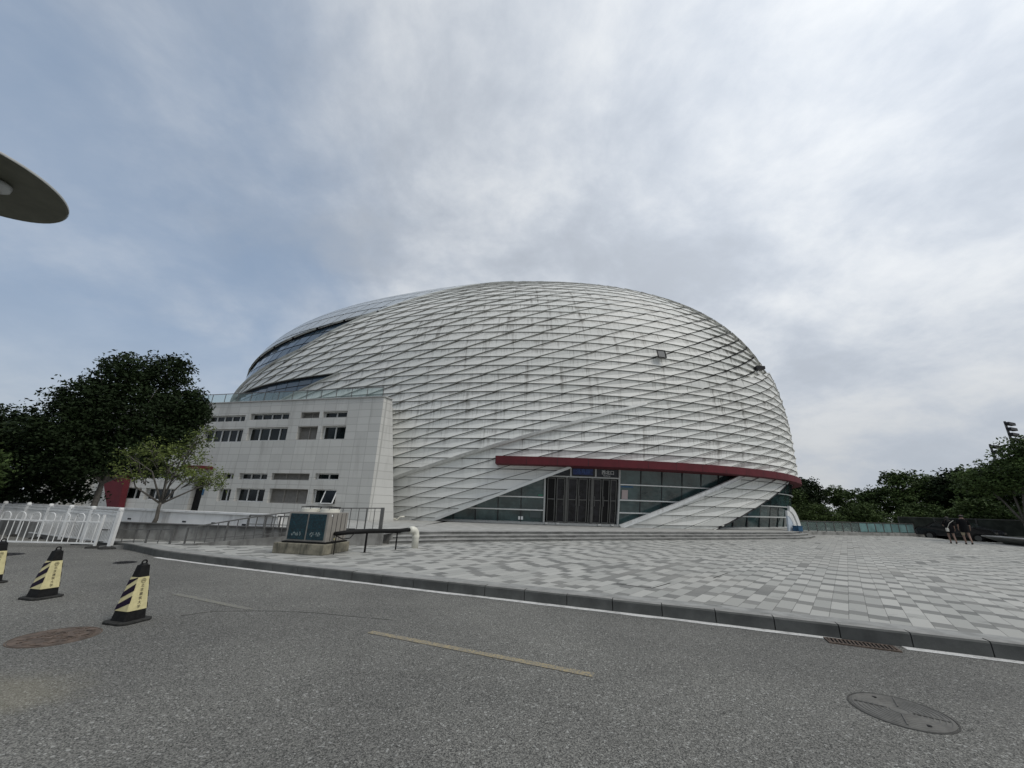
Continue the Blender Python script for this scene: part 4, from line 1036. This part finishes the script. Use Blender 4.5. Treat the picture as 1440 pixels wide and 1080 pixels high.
while x_ < L - .3:
    p = a + t * x_; r = .12
    g.tube([p + Vector((0, 0, .12)), p + Vector((0, 0, .80))] + [p + t * (r - r * math.cos(u_)) + Vector((0, 0, .80 + r * math.sin(u_))) for u_ in np.linspace(.3, math.pi - .3, 6)] + [p + t * 2 * r + Vector((0, 0, .80)), p + t * 2 * r + Vector((0, 0, .12))], .011, 6)
    x_ += .40; i += 1
g.build('arched_bars', M['white_metal'], b2, local=B2M)
for k in (0.0, L * .5, L):
    p = a + t * k; g = MB(); g.box((p.x, p.y, .45), (.05, .05, .9)); o = g.build('post', M['white_metal'], b2, local=B2M)
    g = MB(); g.lathe([(.2, 0), (.18, .04), (.05, .06)], (p.x, p.y, 0), 12); g.build('rubber_foot', M['rubber'], o, local=B2M)
g = MB(); g.prism([(-12.3, 12.95), (-12.35, 13.15), (-21.5, 16.8), (-21.4, 16.5)], 0, .62)
g.build('hoarding', M['bluewall'], label='low blue-grey wall behind the white picket barrier', cat='wall')
e = empty('blue_box', (-16.5, 14.70, .62), R(-21), label='small blue box standing on the low blue-grey wall behind the white picket barrier', cat='box')
g = MB(); g.box((0, 0, .13), (.30, .18, .26)); g.build('box_body', M['blue'], e, bevel=.01)
g = MB(); g.box((0, 0, .272), (.33, .21, .025)); g.build('box_lid', M['blue'], e, bevel=.005)

# ---------------------------------------------------------------- street lamp, upper left
lp = empty('street_lamp', (-5.38, 2.96, 0), label='street lamp with a wide flat grey disc shade at the left edge', cat='street lamp')
g = MB(); g.lathe([(.0001, 4.415), (.45, 4.41), (.69, 4.398), (.706, 4.40), (.71, 4.415), (.70, 4.43), (.4, 4.50), (.0001, 4.53)], n=64); g.build('disc_shade', M['olive'], lp, smooth=True)
g = MB(); g.lathe([(.712, 4.402), (.716, 4.41), (.712, 4.425)], n=64); g.build('shade_rim', M['frame'], lp, smooth=True)
g = MB(); g.lathe([(.0001, 4.20), (.10, 4.22), (.17, 4.28), (.19, 4.35), (.18, 4.41)], n=24); g.build('lamp_glass', mat('frosted_lamp', (.42, .44, .44), .3), lp, smooth=True)
M['steelw'] = mat('pale_reflector', (.5, .52, .52), .3)
for k in range(3):
    a = k * 2.094 + .1
    g = MB(); g.lathe([(.0001, 4.30), (.05, 4.30), (.085, 4.33), (.09, 4.38), (.05, 4.41)], (.27 * math.cos(a + .35), .27 * math.sin(a + .35), 0), 16); g.build('reflector', M['steelw'], lp, smooth=True)
    g = MB(); g.tube([(.03 * math.cos(a), .03 * math.sin(a), 3.7), (.13 * math.cos(a), .13 * math.sin(a), 3.95), (.27 * math.cos(a), .27 * math.sin(a), 4.2), (.30 * math.cos(a), .30 * math.sin(a), 4.41)], .014, 8); g.build('bracket', M['dark'], lp, smooth=True)
g = MB(); g.lathe([(.10, 0), (.10, .4), (.07, .45), (.045, 3.7), (.05, 3.75), (.09, 4.2), (.09, 4.26), (.0001, 4.27)], n=20); g.build('pole', M['dark'], lp, smooth=True)

# ---------------------------------------------------------------- trees
def leaf_mesh(name, blobs, n, size, m, parent, clump=.55, per=28, seed=1, flat=.6):
    rg = np.random.default_rng(seed)
    vol = np.array([b[3] * b[4] * b[5] for b in blobs]) ** .75; pr = vol / vol.sum()
    nc = max(8, n // per); which = rg.choice(len(blobs), nc, p=pr); B = np.array([b[:6] for b in blobs])[which]
    dv = rg.normal(size=(nc, 3)); dv /= np.linalg.norm(dv, axis=1, keepdims=True); rad = rg.uniform(.3, 1.0, nc) ** .6 * rg.uniform(.82, 1.22, nc)
    C = B[:, :3] + dv * B[:, 3:] * rad[:, None]
    cs_ = clump * rg.uniform(.35, 1.45, nc)
    idx = rg.integers(0, nc, n); qn = rg.normal(size=(n, 3)); qn *= np.minimum(1, 1.7 / (np.linalg.norm(qn, axis=1, keepdims=True) + 1e-9)); P = C[idx] + qn * cs_[idx][:, None] * np.array([.5, .5, .36])
    a = rg.normal(size=(n, 3)); a[:, 2] *= flat; a /= np.linalg.norm(a, axis=1, keepdims=True)
    r = rg.normal(size=(n, 3)); b = np.cross(a, r); b /= np.linalg.norm(b, axis=1, keepdims=True) + 1e-9
    sz = size * rg.uniform(.6, 1.35, n)[:, None]
    V = np.stack([P - a * sz, P + b * sz * .5, P + a * sz, P - b * sz * .5], 1).reshape(-1, 3)
    me = bpy.data.meshes.new(name); me.vertices.add(4 * n); me.vertices.foreach_set('co', V.astype(np.float32).ravel())
    me.loops.add(4 * n); me.loops.foreach_set('vertex_index', np.arange(4 * n, dtype=np.int32))
    me.polygons.add(n); me.polygons.foreach_set('loop_start', np.arange(0, 4 * n, 4, dtype=np.int32)); me.update(calc_edges=True)
    me.materials.append(m); o = bpy.data.objects.new(name, me); col.objects.link(o); o.parent = parent; return o
def trunk(parent, h, r, blobs, seed, lean=(0, 0), twigs=0):
    rd = random.Random(seed); g = MB()
    fork = Vector((lean[0], lean[1], h))
    g.tube([(0, 0, -.05), (lean[0] * .2 + rd.uniform(-.04, .04), lean[1] * .2, h * .3), (lean[0] * .6, lean[1] * .6, h * .7), fork], [r * 1.25, r, r * .85, r * .75], 9)
    for b in blobs:
        c = Vector(b[:3]); mid = fork.lerp(c, .5) + Vector((rd.uniform(-.2, .2), rd.uniform(-.2, .2), rd.uniform(-.1, .3)))
        g.tube([fork - Vector((0, 0, .1)), mid, c + Vector((0, 0, b[5] * .3))], [r * .6, r * .38, r * .12], 7)
        for k in range(twigs):
            dvec = Vector((rd.uniform(-1, 1) * b[3], rd.uniform(-1, 1) * b[4], rd.uniform(-.6, 1) * b[5])) * .8
            st = fork.lerp(c, rd.uniform(.4, .9)); g.tube([st, st.lerp(c + dvec, .5) + Vector((0, 0, .08)), c + dvec], [r * .28, r * .16, r * .05], 5)
    return g.build('trunk', M['bark'], parent, smooth=True)
def tree(name, loc, blobs, h, r, n, size, m, label, seed, group=None, clump=.55, lean=(0, 0), twigs=2, per=28):
    e = empty(name, loc, label=label, cat='tree', group=group)
    leaf_mesh('crown', blobs, n, size, M[m], e, clump, per, seed); trunk(e, h, r, blobs, seed, lean, twigs); return e
# large dark trees left, in front of the annex
def rot(e, a): e.rotation_euler.z = R(a); return e
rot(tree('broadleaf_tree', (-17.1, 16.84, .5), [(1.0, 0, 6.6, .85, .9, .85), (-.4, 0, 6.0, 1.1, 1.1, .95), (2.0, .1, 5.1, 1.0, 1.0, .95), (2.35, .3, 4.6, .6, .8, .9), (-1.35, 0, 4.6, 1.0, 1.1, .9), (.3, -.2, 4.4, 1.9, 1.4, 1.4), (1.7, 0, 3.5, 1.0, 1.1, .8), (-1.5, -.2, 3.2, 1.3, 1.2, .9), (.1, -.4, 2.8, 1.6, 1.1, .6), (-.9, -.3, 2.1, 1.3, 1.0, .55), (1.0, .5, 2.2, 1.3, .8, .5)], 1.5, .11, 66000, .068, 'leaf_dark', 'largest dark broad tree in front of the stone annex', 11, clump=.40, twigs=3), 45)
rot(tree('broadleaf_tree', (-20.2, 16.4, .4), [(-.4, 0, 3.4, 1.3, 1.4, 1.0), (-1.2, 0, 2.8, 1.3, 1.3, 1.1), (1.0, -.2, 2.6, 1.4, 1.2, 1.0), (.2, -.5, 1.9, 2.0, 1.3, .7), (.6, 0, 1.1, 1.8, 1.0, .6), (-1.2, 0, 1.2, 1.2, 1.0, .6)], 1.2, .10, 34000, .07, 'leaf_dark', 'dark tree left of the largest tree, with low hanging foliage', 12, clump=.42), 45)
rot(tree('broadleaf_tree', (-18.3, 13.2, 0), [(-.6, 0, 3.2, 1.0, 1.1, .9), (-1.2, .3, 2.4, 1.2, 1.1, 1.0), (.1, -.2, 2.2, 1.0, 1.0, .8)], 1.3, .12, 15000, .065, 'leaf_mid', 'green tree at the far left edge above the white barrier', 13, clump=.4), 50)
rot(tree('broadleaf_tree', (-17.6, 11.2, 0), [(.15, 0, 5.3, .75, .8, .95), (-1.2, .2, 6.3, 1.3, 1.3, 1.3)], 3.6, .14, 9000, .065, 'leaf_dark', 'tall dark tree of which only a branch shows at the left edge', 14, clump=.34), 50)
rot(tree('young_tree', (-12.0, 13.95, .5), [(-.75, 0, 1.25, .42, .4, .25), (.75, 0, 1.25, .55, .5, .28), (.35, .1, 1.8, .45, .4, .38), (-.35, 0, 1.75, .45, .4, .32), (1.05, 0, 1.05, .35, .3, .18), (.5, 0, 2.3, .3, .3, .28), (-.9, 0, 1.6, .25, .25, .18), (.2, 0, 1.3, .5, .4, .25)], .62, .045, 5200, .030, 'leaf_young', 'small sparse yellow-green tree in front of the annex door', 15, clump=.18, lean=(.05, 0), twigs=5, per=12), 41).scale = (1.3, 1.3, 1.38)
# shrubs and trees at the right
GR = 'trees beyond the right side of the plaza'
protos = []
bl = [[(0, 0, 4.6, 2.4, 2.2, 1.6), (-1.9, 0, 3.6, 1.8, 1.8, 1.4), (1.9, 0, 3.5, 1.9, 1.8, 1.4), (.8, 0, 5.7, 1.2, 1.1, .8), (0, -.6, 2.3, 2.6, 1.6, 1.1)],
      [(0, 0, 4.3, 2.0, 2.0, 1.9), (-1.6, 0, 3.0, 1.7, 1.6, 1.4), (1.5, .3, 4.8, 1.3, 1.2, 1.2), (1.7, 0, 2.8, 1.7, 1.5, 1.3)],
      [(0, 0, 3.6, 2.6, 2.2, 1.5), (1.9, 0, 4.5, 1.5, 1.5, 1.2), (-2.1, 0, 4.2, 1.4, 1.4, 1.2), (0, -.5, 2.0, 2.9, 1.7, 1.0)]]
TL = ['dark leafy tree directly right of the hall', 'dark round tree behind the left part of the terrace glass fence', 'leafy tree above the dull left glass panes of the plaza fence', 'broad dark tree above the turquoise glass fence', 'tall dark tree behind the right end of the turquoise fence', 'dark tree behind the parked car', 'tree standing behind the two walking people', 'green tree right of the two walking people', 'dark tree behind the plain fence, left of the big right tree', 'dark tree half hidden by the big tree at the right edge', 'far tree showing low between hall and first big trees', 'tree rising behind the shrubs left of the walking people']
TP = [(29.5, 45.0, 1.0), (35.5, 47.5, .92), (40.5, 47.0, .86), (44.0, 44.0, 1.05), (46.0, 40.0, 1.1), (46.5, 36.0, 1.16), (46.5, 32.5, 1.2), (45.5, 30.0, 1.2), (44.5, 27.0, 1.22), (42.5, 23.5, 1.3), (33.5, 50.0, .9), (49.5, 43.0, 1.25)]
for i, ((x_, y_, sc_), lb) in enumerate(zip(TP, TL)):
    if i < 3:
        t_ = tree('plaza_tree', (x_, y_, 0), bl[i], 1.8, .2, 15000, .13, 'leaf_mid' if i != 1 else 'leaf_dark', lb, 30 + i, GR, clump=.5); protos.append(t_)
    else: t_ = copy_tree(protos[i % 3]); t_.location = (x_, y_, 0); t_['label'] = lb
    t_.scale = (sc_, sc_, sc_ * random.uniform(.95, 1.05)); t_.rotation_euler.z = i * 1.1
bs = [(0, 0, 1.5, 1.8, 1.5, 1.2), (1.2, 0, 1.2, 1.3, 1.2, 1.0), (-1.3, 0, 1.1, 1.3, 1.2, .9)]
SH = [(31.5, 41.0, 1.0, 'rounded dark shrub against the fence just right of the hall'), (36.3, 41.5, 1.1, 'dark shrub behind the middle of the glass fence'), (40.6, 39.5, 1.15, 'large dark green shrub behind the turquoise panes'), (40.3, 34.0, 1.25, 'bright green shrub behind the two walking people'), (40.5, 28.5, 1.15, 'dark shrub behind the plain fence by the planter')]
s0_ = None
for i, (x_, y_, sc_, lb) in enumerate(SH):
    if s0_ is None:
        s0_ = empty('shrub', (x_, y_, 0), label=lb, cat='shrub', group='shrubs behind the right fence'); leaf_mesh('foliage', bs, 11000, .085, M['leaf_mid'], s0_, .45, 28, 51); trunk(s0_, .4, .07, bs, 51); t_ = s0_
    else: t_ = copy_tree(s0_); t_.location = (x_, y_, 0); t_['label'] = lb
    t_.scale = (sc_,) * 3; t_.rotation_euler.z = i * 1.7
tree('plane_tree', (33.6, 26.2, .4), [(0, 0, 4.2, 1.4, 1.4, 1.2), (-.9, 1.0, 3.6, 1.0, 1.0, .9), (1.2, -1.2, 4.6, 1.5, 1.5, 1.5), (.7, -.8, 5.7, 1.0, 1.0, .9), (1.8, -2.2, 6.0, 1.3, 1.3, 1.2), (2.0, -1.9, 3.4, 1.5, 1.5, 1.1)], 1.1, .14, 26000, .10, 'leaf_mid', 'big tree with pale forked trunk behind the granite planter at the right edge', 61, clump=.6, twigs=2)

# ---------------------------------------------------------------- right side: fences, planter, car, people, mast
gf = empty('terrace_glass_fence', (21.9, 30.6, 0), label='glass fence on a low kerb wall at the back right of the plaza', cat='fence')
GM = Matrix.Translation((21.9, 30.6, 0)); a = Vector((22.2, 31.0, 0)); b = Vector((34.3, 34.3, 0)); L = (b - a).length; t = (b - a) / L; mid = a + t * L * .50
g = MB(); g.bar(a + Vector((0, 0, .27)), b + Vector((0, 0, .27)) + t * .9, .35, .24); g.build('base_wall', M['step'], gf, local=GM)
g = MB(); g.bar(a + Vector((0, 0, 1.13)), b + Vector((0, 0, 1.13)), .06, .05); g.build('top_rail', M['rail'], gf, local=GM)
nP = 14
for i in range(nP + 1):
    p = a + t * L * i / nP; g = MB(); g.bar((p.x, p.y, .38), (p.x, p.y, 1.12), .05, .05); g.build('post', M['rail'], gf, local=GM)
    if i < nP:
        c = a + t * L * (i + .06) / nP; d_ = a + t * L * (i + .94) / nP
        g = MB(); g.add([(c.x, c.y, .44), (d_.x, d_.y, .44), (d_.x, d_.y, 1.08), (c.x, c.y, 1.08)], [(0, 1, 2, 3)]); g.build('glass_panel', M['rgrail'] if i >= 7 else M['clearglass'], gf, local=GM, label='frosted turquoise glass panel' if i >= 7 else None)
pf = empty('mesh_fence', (36.6, 34.5, 0), label='dark mesh fence behind the parked car and the walking people', cat='fence')
PM = Matrix.Translation((36.6, 34.5, 0)); a = Vector((35.8, 37.0, 0)); b = Vector((38.6, 24.0, 0)); L = (b - a).length; t = (b - a) / L
g = MB(); g.bar(a + Vector((0, 0, .85)), b + Vector((0, 0, .85)), .03, 1.6); g.build('mesh_panel', M['fenceg'], pf, local=PM)
g = MB(); g.bar(a + Vector((0, 0, 1.68)), b + Vector((0, 0, 1.68)), .06, .05); g.build('top_rail', M['rail'], pf, local=PM)
for i in range(6):
    p = a + t * L * i / 5; g = MB(); g.bar((p.x, p.y, 0), (p.x, p.y, 1.72), .08, .08); g.build('post', M['rail'], pf, local=PM)
g = MB(); g.box((38.45, 24.95, 1.3), (.04, .5, .42)); g.build('notice', M['letter'], pf, local=PM)
e = empty('granite_planter', (33, 25, PZ), label='low grey granite planter wall at the right edge of the plaza', cat='planter')
EM = Matrix.Translation((33, 25, PZ)); pp = [(32.5, 28.0), (30.6, 24.2), (29.5, 19.5), (36, 17), (38, 26)]
g = MB(); n = 5; inn = [(33.0, 27.2), (31.4, 24.0), (30.4, 20.0), (35.5, 18), (37.2, 25.5)]
g.add([(*p, PZ) for p in inn] + [(p[0], p[1], .56) for p in pp], [(i, (i + 1) % 5, 5 + (i + 1) % 5, 5 + i) for i in range(5)]); g.build('sloping_wall', M['step'], e, local=EM)
g = MB(); g.prism(pp, .56, .61); g.build('top_slab', mat('pale_granite', (.36, .36, .35), .7, var=.15), e, local=EM)
g = MB(); g.prism(inn, .60, .64); g.build('soil', M['earth'], e, local=EM)
# car
car = empty('parked_car', (35.0, 31.6, 0), R(-70), label='black car parked behind the two walking people', cat='car')
prof = [(-2.2, .35), (-2.25, .75), (-2.05, .95), (-1.5, 1.02), (-.85, 1.42), (.5, 1.45), (1.2, 1.05), (2.05, .92), (2.25, .65), (2.2, .35)]
g = MB(); V = []
for yy, k in ((-.86, 1), (-.80, 0), (.80, 0), (.86, 1)): pass
rings = [(-.84, 0.0), (-.88, .0), (.88, .0), (.84, 0.0)]
def carring(y, s_): return [(x_ * s_, y * (0.84 if zz_ > 1.1 else 1.0), zz_) for x_, zz_ in prof]
R_ = [carring(-.80, .985), carring(-.90, 1.0), carring(.90, 1.0), carring(.80, .985)]
for r in R_: V += r
n = len(prof); F = [(j * n + i, j * n + (i + 1) % n, (j + 1) * n + (i + 1) % n, (j + 1) * n + i) for j in range(3) for i in range(n)] + [tuple(range(n)), tuple(3 * n + i for i in range(n))]
g.add(V, F); g.build('body', M['carpaint'], car, bevel=.04)
for sy in (-1, 1):
    g = MB(); g.add([(-1.3, sy * .87, 1.02), (1.0, sy * .87, 1.04), (.45, sy * .775, 1.38), (-.8, sy * .775, 1.36)], [(0, 1, 2, 3)]); g.build('side_window', M['winglass'], car)
    for sx in (-1.35, 1.35):
        g = MB(); g.tube([(sx, sy * .72, .32), (sx, sy * .93, .32)], .32, 20); o = g.build('wheel', M['black'], car)
        g = MB(); g.tube([(sx, sy * .92, .32), (sx, sy * .945, .32)], .19, 12); g.build('rim', M['steel'], o)
g = MB(); g.add([(-2.0, -.68, .985), (-2.0, .68, .985), (-.92, .60, 1.41), (-.92, -.60, 1.41)], [(0, 1, 2, 3)]); 
g = MB(); g.add([(-1.48, -.70, 1.045), (-1.48, .70, 1.045), (-.90, .60, 1.41), (-.90, -.60, 1.41)], [(0, 1, 2, 3)]); g.build('rear_window', M['winglass'], car)
g = MB(); g.add([(1.17, -.70, 1.085), (1.17, .70, 1.085), (.54, .60, 1.45), (.54, -.60, 1.45)], [(0, 1, 2, 3)]); g.build('windscreen', M['winglass'], car)
for sy in (-1, 1):
    g = MB(); g.box((2.2, sy * .62, .70), (.1, .35, .12)); g.build('headlight', M['steel'], car)
    g = MB(); g.box((-2.22, sy * .62, .76), (.1, .35, .12)); g.build('tail_light', M['red'], car)
# white arched fin and blue box beside the hall
fin = empty('white_handrail_fin', (19.75, 27.95, .504), R(28), label='pair of curved white fins at the end of the hall steps', cat='sculpture')
for k, (yo, H_, W_) in enumerate(((0, 1.45, .95), (.0, 1.15, .75))):
    pts = [(-W_ * .5 + W_ * math.sin(a_) + k * -.45, 0, H_ * math.cos(a_) if a_ < 1.5 else 0) for a_ in np.linspace(.05, math.pi / 2, 9)]
    g = MB()
    for p0, p1 in zip(pts[:-1], pts[1:]): g.bar((p0[0], yo, p0[2]), (p1[0], yo, p1[2]), .35, .14, up=(0, 1, 0))
    g.build('curved_fin', M['white_metal'], fin)
g = MB(); ptsf = [(-.95, 0, 0)] + [(-.82 + .72 * math.sin(a_), 0, 1.1 * math.cos(a_)) for a_ in np.linspace(.05, math.pi / 2, 9)]
g.add([(p[0], -.05, p[2]) for p in ptsf] + [(p[0], .05, p[2]) for p in ptsf], [tuple(range(10)), tuple(range(10, 20))] + [(i, (i + 1) % 10, 10 + (i + 1) % 10, 10 + i) for i in range(10)])
g.build('fin_panel', mat('pale_blue_white_panel', (.50, .56, .62), .5), fin)
e = empty('blue_box', (19.55, 27.45, .504), R(28), label='small blue crate at the foot of the curved white fins', cat='crate')
g = MB(); g.box((0, 0, .16), (.52, .36, .32)); g.build('crate_body', M['blue'], e, bevel=.01); g = MB(); g.box((0, 0, .335), (.56, .40, .03)); g.build('crate_rim', M['blue'], e)
# floodlight masts
def mast(loc, h, heads, label):
    e = empty('floodlight_mast', loc, label=label, cat='floodlight', group='floodlight masts behind the right trees')
    g = MB(); g.tube([(0, 0, 0), (0, 0, h)], [.2, .1], 8); g.build('pole', M['rail'], e)
    for i in range(heads):
        g = MB(); g.box((.25, -.2, h - .35 - i * .62), (1.5, .4, .3), R(20)); g.build('lamp_head', M['dark'], e)
mast((57.4, 43.4, 0), 12.7, 4, 'tallest floodlight mast with stacked lamp heads, right edge'); mast((55.0, 43.6, 0), 10.0, 2, 'lower floodlight mast left of the tallest one')

# people: one skinned body each, clothes and hair as children
def skin(name, pts, edges, rad, m, parent, sub=2):
    me = bpy.data.meshes.new(name); me.from_pydata([Vector(p) for p in pts], edges, [])
    o = bpy.data.objects.new(name, me); col.objects.link(o)
    sk = o.modifiers.new('skin', 'SKIN'); sv = me.skin_vertices
    if not sv:
        bm = bmesh.new(); bm.from_mesh(me); bm.verts.layers.skin.verify(); bm.to_mesh(me); bm.free(); sv = me.skin_vertices
    for i, r in enumerate(rad):
        sv[0].data[i].radius = (r, r) if not isinstance(r, tuple) else r
    sv[0].data[0].use_root = True
    if sub: s_ = o.modifiers.new('sub', 'SUBSURF'); s_.levels = sub; s_.render_levels = sub
    dg = bpy.context.evaluated_depsgraph_get(); dg.update(); me2 = bpy.data.meshes.new_from_object(o.evaluated_get(dg)); bpy.data.objects.remove(o)
    me2.name = name; me2.polygons.foreach_set('use_smooth', [True] * len(me2.polygons)); me2.materials.clear(); me2.materials.append(m)
    o = bpy.data.objects.new(name, me2); col.objects.link(o); o.parent = parent; return o
def person(loc, rz, H, female, label):
    e = empty('person', loc, rz, label=label, cat='person'); k = H / 1.75; f = -1  # walks towards +y, seen from behind
    J = dict(pel=(0, 0, .95), spine=(0, 0, 1.15), chest=(0, .01, 1.35), neck=(0, .0, 1.48), head=(0, .02, 1.60), top=(0, .01, 1.70),
             hl=(-.09, 0, .90), kl=(-.10, .12, .50), al=(-.10, .02, .09), tl=(-.10, .16, .03), hr=(.09, 0, .90), kr=(.10, -.02, .49), ar=(.10, -.22, .12), tr=(.10, -.10, .03),
             sl=(-.18, 0, 1.40), el=(-.25, -.06, 1.12), wl=(-.24, .05, .90), sr=(.18, 0, 1.40), er=(.25, .02, 1.12), wr=(.27, .14, .90))
    if female: J['el'] = (-.25, .02, 1.16); J['wl'] = (-.20, .22, 1.12)
    names = list(J); ix = {n_: i for i, n_ in enumerate(names)}
    rad = dict(pel=.125, spine=.115, chest=.135, neck=.055, head=.095, top=.075, hl=.09, kl=.058, al=.038, tl=.035, hr=.09, kr=.058, ar=.038, tr=.035, sl=.058, el=.040, wl=.027, sr=.058, er=.040, wr=.027)
    E_ = [('pel', 'spine'), ('spine', 'chest'), ('chest', 'neck'), ('neck', 'head'), ('head', 'top'), ('pel', 'hl'), ('hl', 'kl'), ('kl', 'al'), ('al', 'tl'), ('pel', 'hr'), ('hr', 'kr'), ('kr', 'ar'), ('ar', 'tr'), ('chest', 'sl'), ('sl', 'el'), ('el', 'wl'), ('chest', 'sr'), ('sr', 'er'), ('er', 'wr')]
    pts = [Vector(J[n_]) * k for n_ in names]; rr = [rad[n_] * k for n_ in names]; ed = [(ix[a_], ix[b__]) for a_, b__ in E_]
    for sd_, wn in ((-1, 'wl'), (1, 'wr')):
        w0_ = Vector(J[wn]) * k; dr = (w0_ - Vector(J['el' if sd_ < 0 else 'er']) * k).normalized(); pa = len(pts); pts.append(w0_ + dr * .06); rr.append(.026); ed.append((ix[wn], pa))
        for fi in range(5):
            off = Vector((0, (fi - 2) * .016, 0)); b0_ = len(pts); ln = (.045, .07, .078, .07, .055)[fi]
            pts += [w0_ + dr * .085 + off, w0_ + dr * (.085 + ln * .9) + off * 1.2 + Vector((-sd_ * .012, 0, 0))]; rr += [.0095, .008]; ed += [(pa, b0_), (b0_, b0_ + 1)]
    body = skin('body', pts, ed, rr, M['skin'], e, 1)
    def garment(nm, seq, extra, m, taper=1.0):
        ns = []; [ns.append(x_) for s_ in seq for x_ in s_ if x_ not in ns]; id_ = {n_: i for i, n_ in enumerate(ns)}
        P2 = []; R2 = []
        for n_ in ns:
            if isinstance(n_, tuple): a_, b__, t_ = n_; P2.append((Vector(J[a_]).lerp(Vector(J[b__]), t_)) * k); R2.append((rad[a_] * (1 - t_) + rad[b__] * t_ + extra) * k)
            else: P2.append(Vector(J[n_]) * k); R2.append((rad[n_] + extra * (1.4 if n_ in ('chest', 'spine', 'pel') else 1)) * k)
        return skin(nm, P2, [(id_[s_[i]], id_[s_[i + 1]]) for s_ in seq for i in range(len(s_) - 1)], R2, m, e, 1)
    g = MB(); V = []; hem = .66 if female else .68
    prof = [(hem, .185, .135), (hem + .12, .195, .145), (.95, .185, .14), (1.12, .175, .13), (1.30, .20, .135), (1.42, .19, .11), (1.47, .10, .075)]
    for (z_, rx, ry) in prof:
        V += [(rx * k * math.cos(t_), (ry * math.sin(t_) + .005) * k, z_ * k) for t_ in np.linspace(0, 2 * math.pi, 16, endpoint=False)]
    g.add(V, [(16 * i + j, 16 * i + (j + 1) % 16, 16 * i + 16 + (j + 1) % 16, 16 * i + 16 + j) for i in range(len(prof) - 1) for j in range(16)])
    for s_, e__ in (('sl', 'el'), ('sr', 'er')):
        a_ = Vector(J[s_]) * k; b_ = Vector(J[e__]) * k; g.tube([a_ * 1.0 + Vector((-.3 * a_.x, 0, .02)), a_, a_.lerp(b_, .95)], [.07 * k, .075 * k, .062 * k], 10)
    g.build('shirt', M['shirt'], e, smooth=True)
    ln_ = .35 if female else 1.0
    garment('shorts', [(('hl', 'kl', .35), ('hl', 'kl', .7), ('hl', 'kl', ln_)), (('hr', 'kr', .35), ('hr', 'kr', .7), ('hr', 'kr', ln_))] if not female else [('pel', 'hl', ('hl', 'kl', ln_)), ('pel', 'hr', ('hr', 'kr', ln_))], .004 if female else .032, M['shirt'] if female else M['khaki'])
    hp_ = [(0, .0, 1.66), (0, -.03, 1.60)] + ([(0, -.08, 1.48), (0, -.10, 1.34)] if female else [(0, -.03, 1.55)])
    skin('hair', [Vector(p) * k for p in hp_], [(i, i + 1) for i in range(len(hp_) - 1)], [.125 * k, .13 * k] + ([.07 * k, .05 * k] if female else [.07 * k]), M['hair'], e, 2)
    for a_, b__ in (('al', 'tl'), ('ar', 'tr')):
        skin('shoe', [Vector(J[a_]) * k - Vector((0, .03, .035)), Vector(J[b__]) * k + Vector((0, .03, .01))], [(0, 1)], [.05 * k, .042 * k], M['black'], e, 1)
    return e
person((27.25, 25.05, PZ), R(-35), 1.62, True, 'person on the left of the walking pair, black top, bare legs, white bag strap')
person((27.85, 24.75, PZ), R(-35), 1.75, False, 'person on the right of the walking pair, black shirt and khaki shorts')
e = empty('shoulder_bag', (27.0, 24.95, PZ), R(-35), label='small pale bag hanging at the side of the left walking person', cat='bag')
g = MB(); g.box((.0, .02, .80), (.10, .24, .20)); g.build('pouch', M['bag'], e, bevel=.02)
g = MB(); g.tube([(.02, -.02, .90), (.12, -.16, 1.18), (.34, -.12, 1.36)], .012, 6); g.build('strap', M['bag'], e)
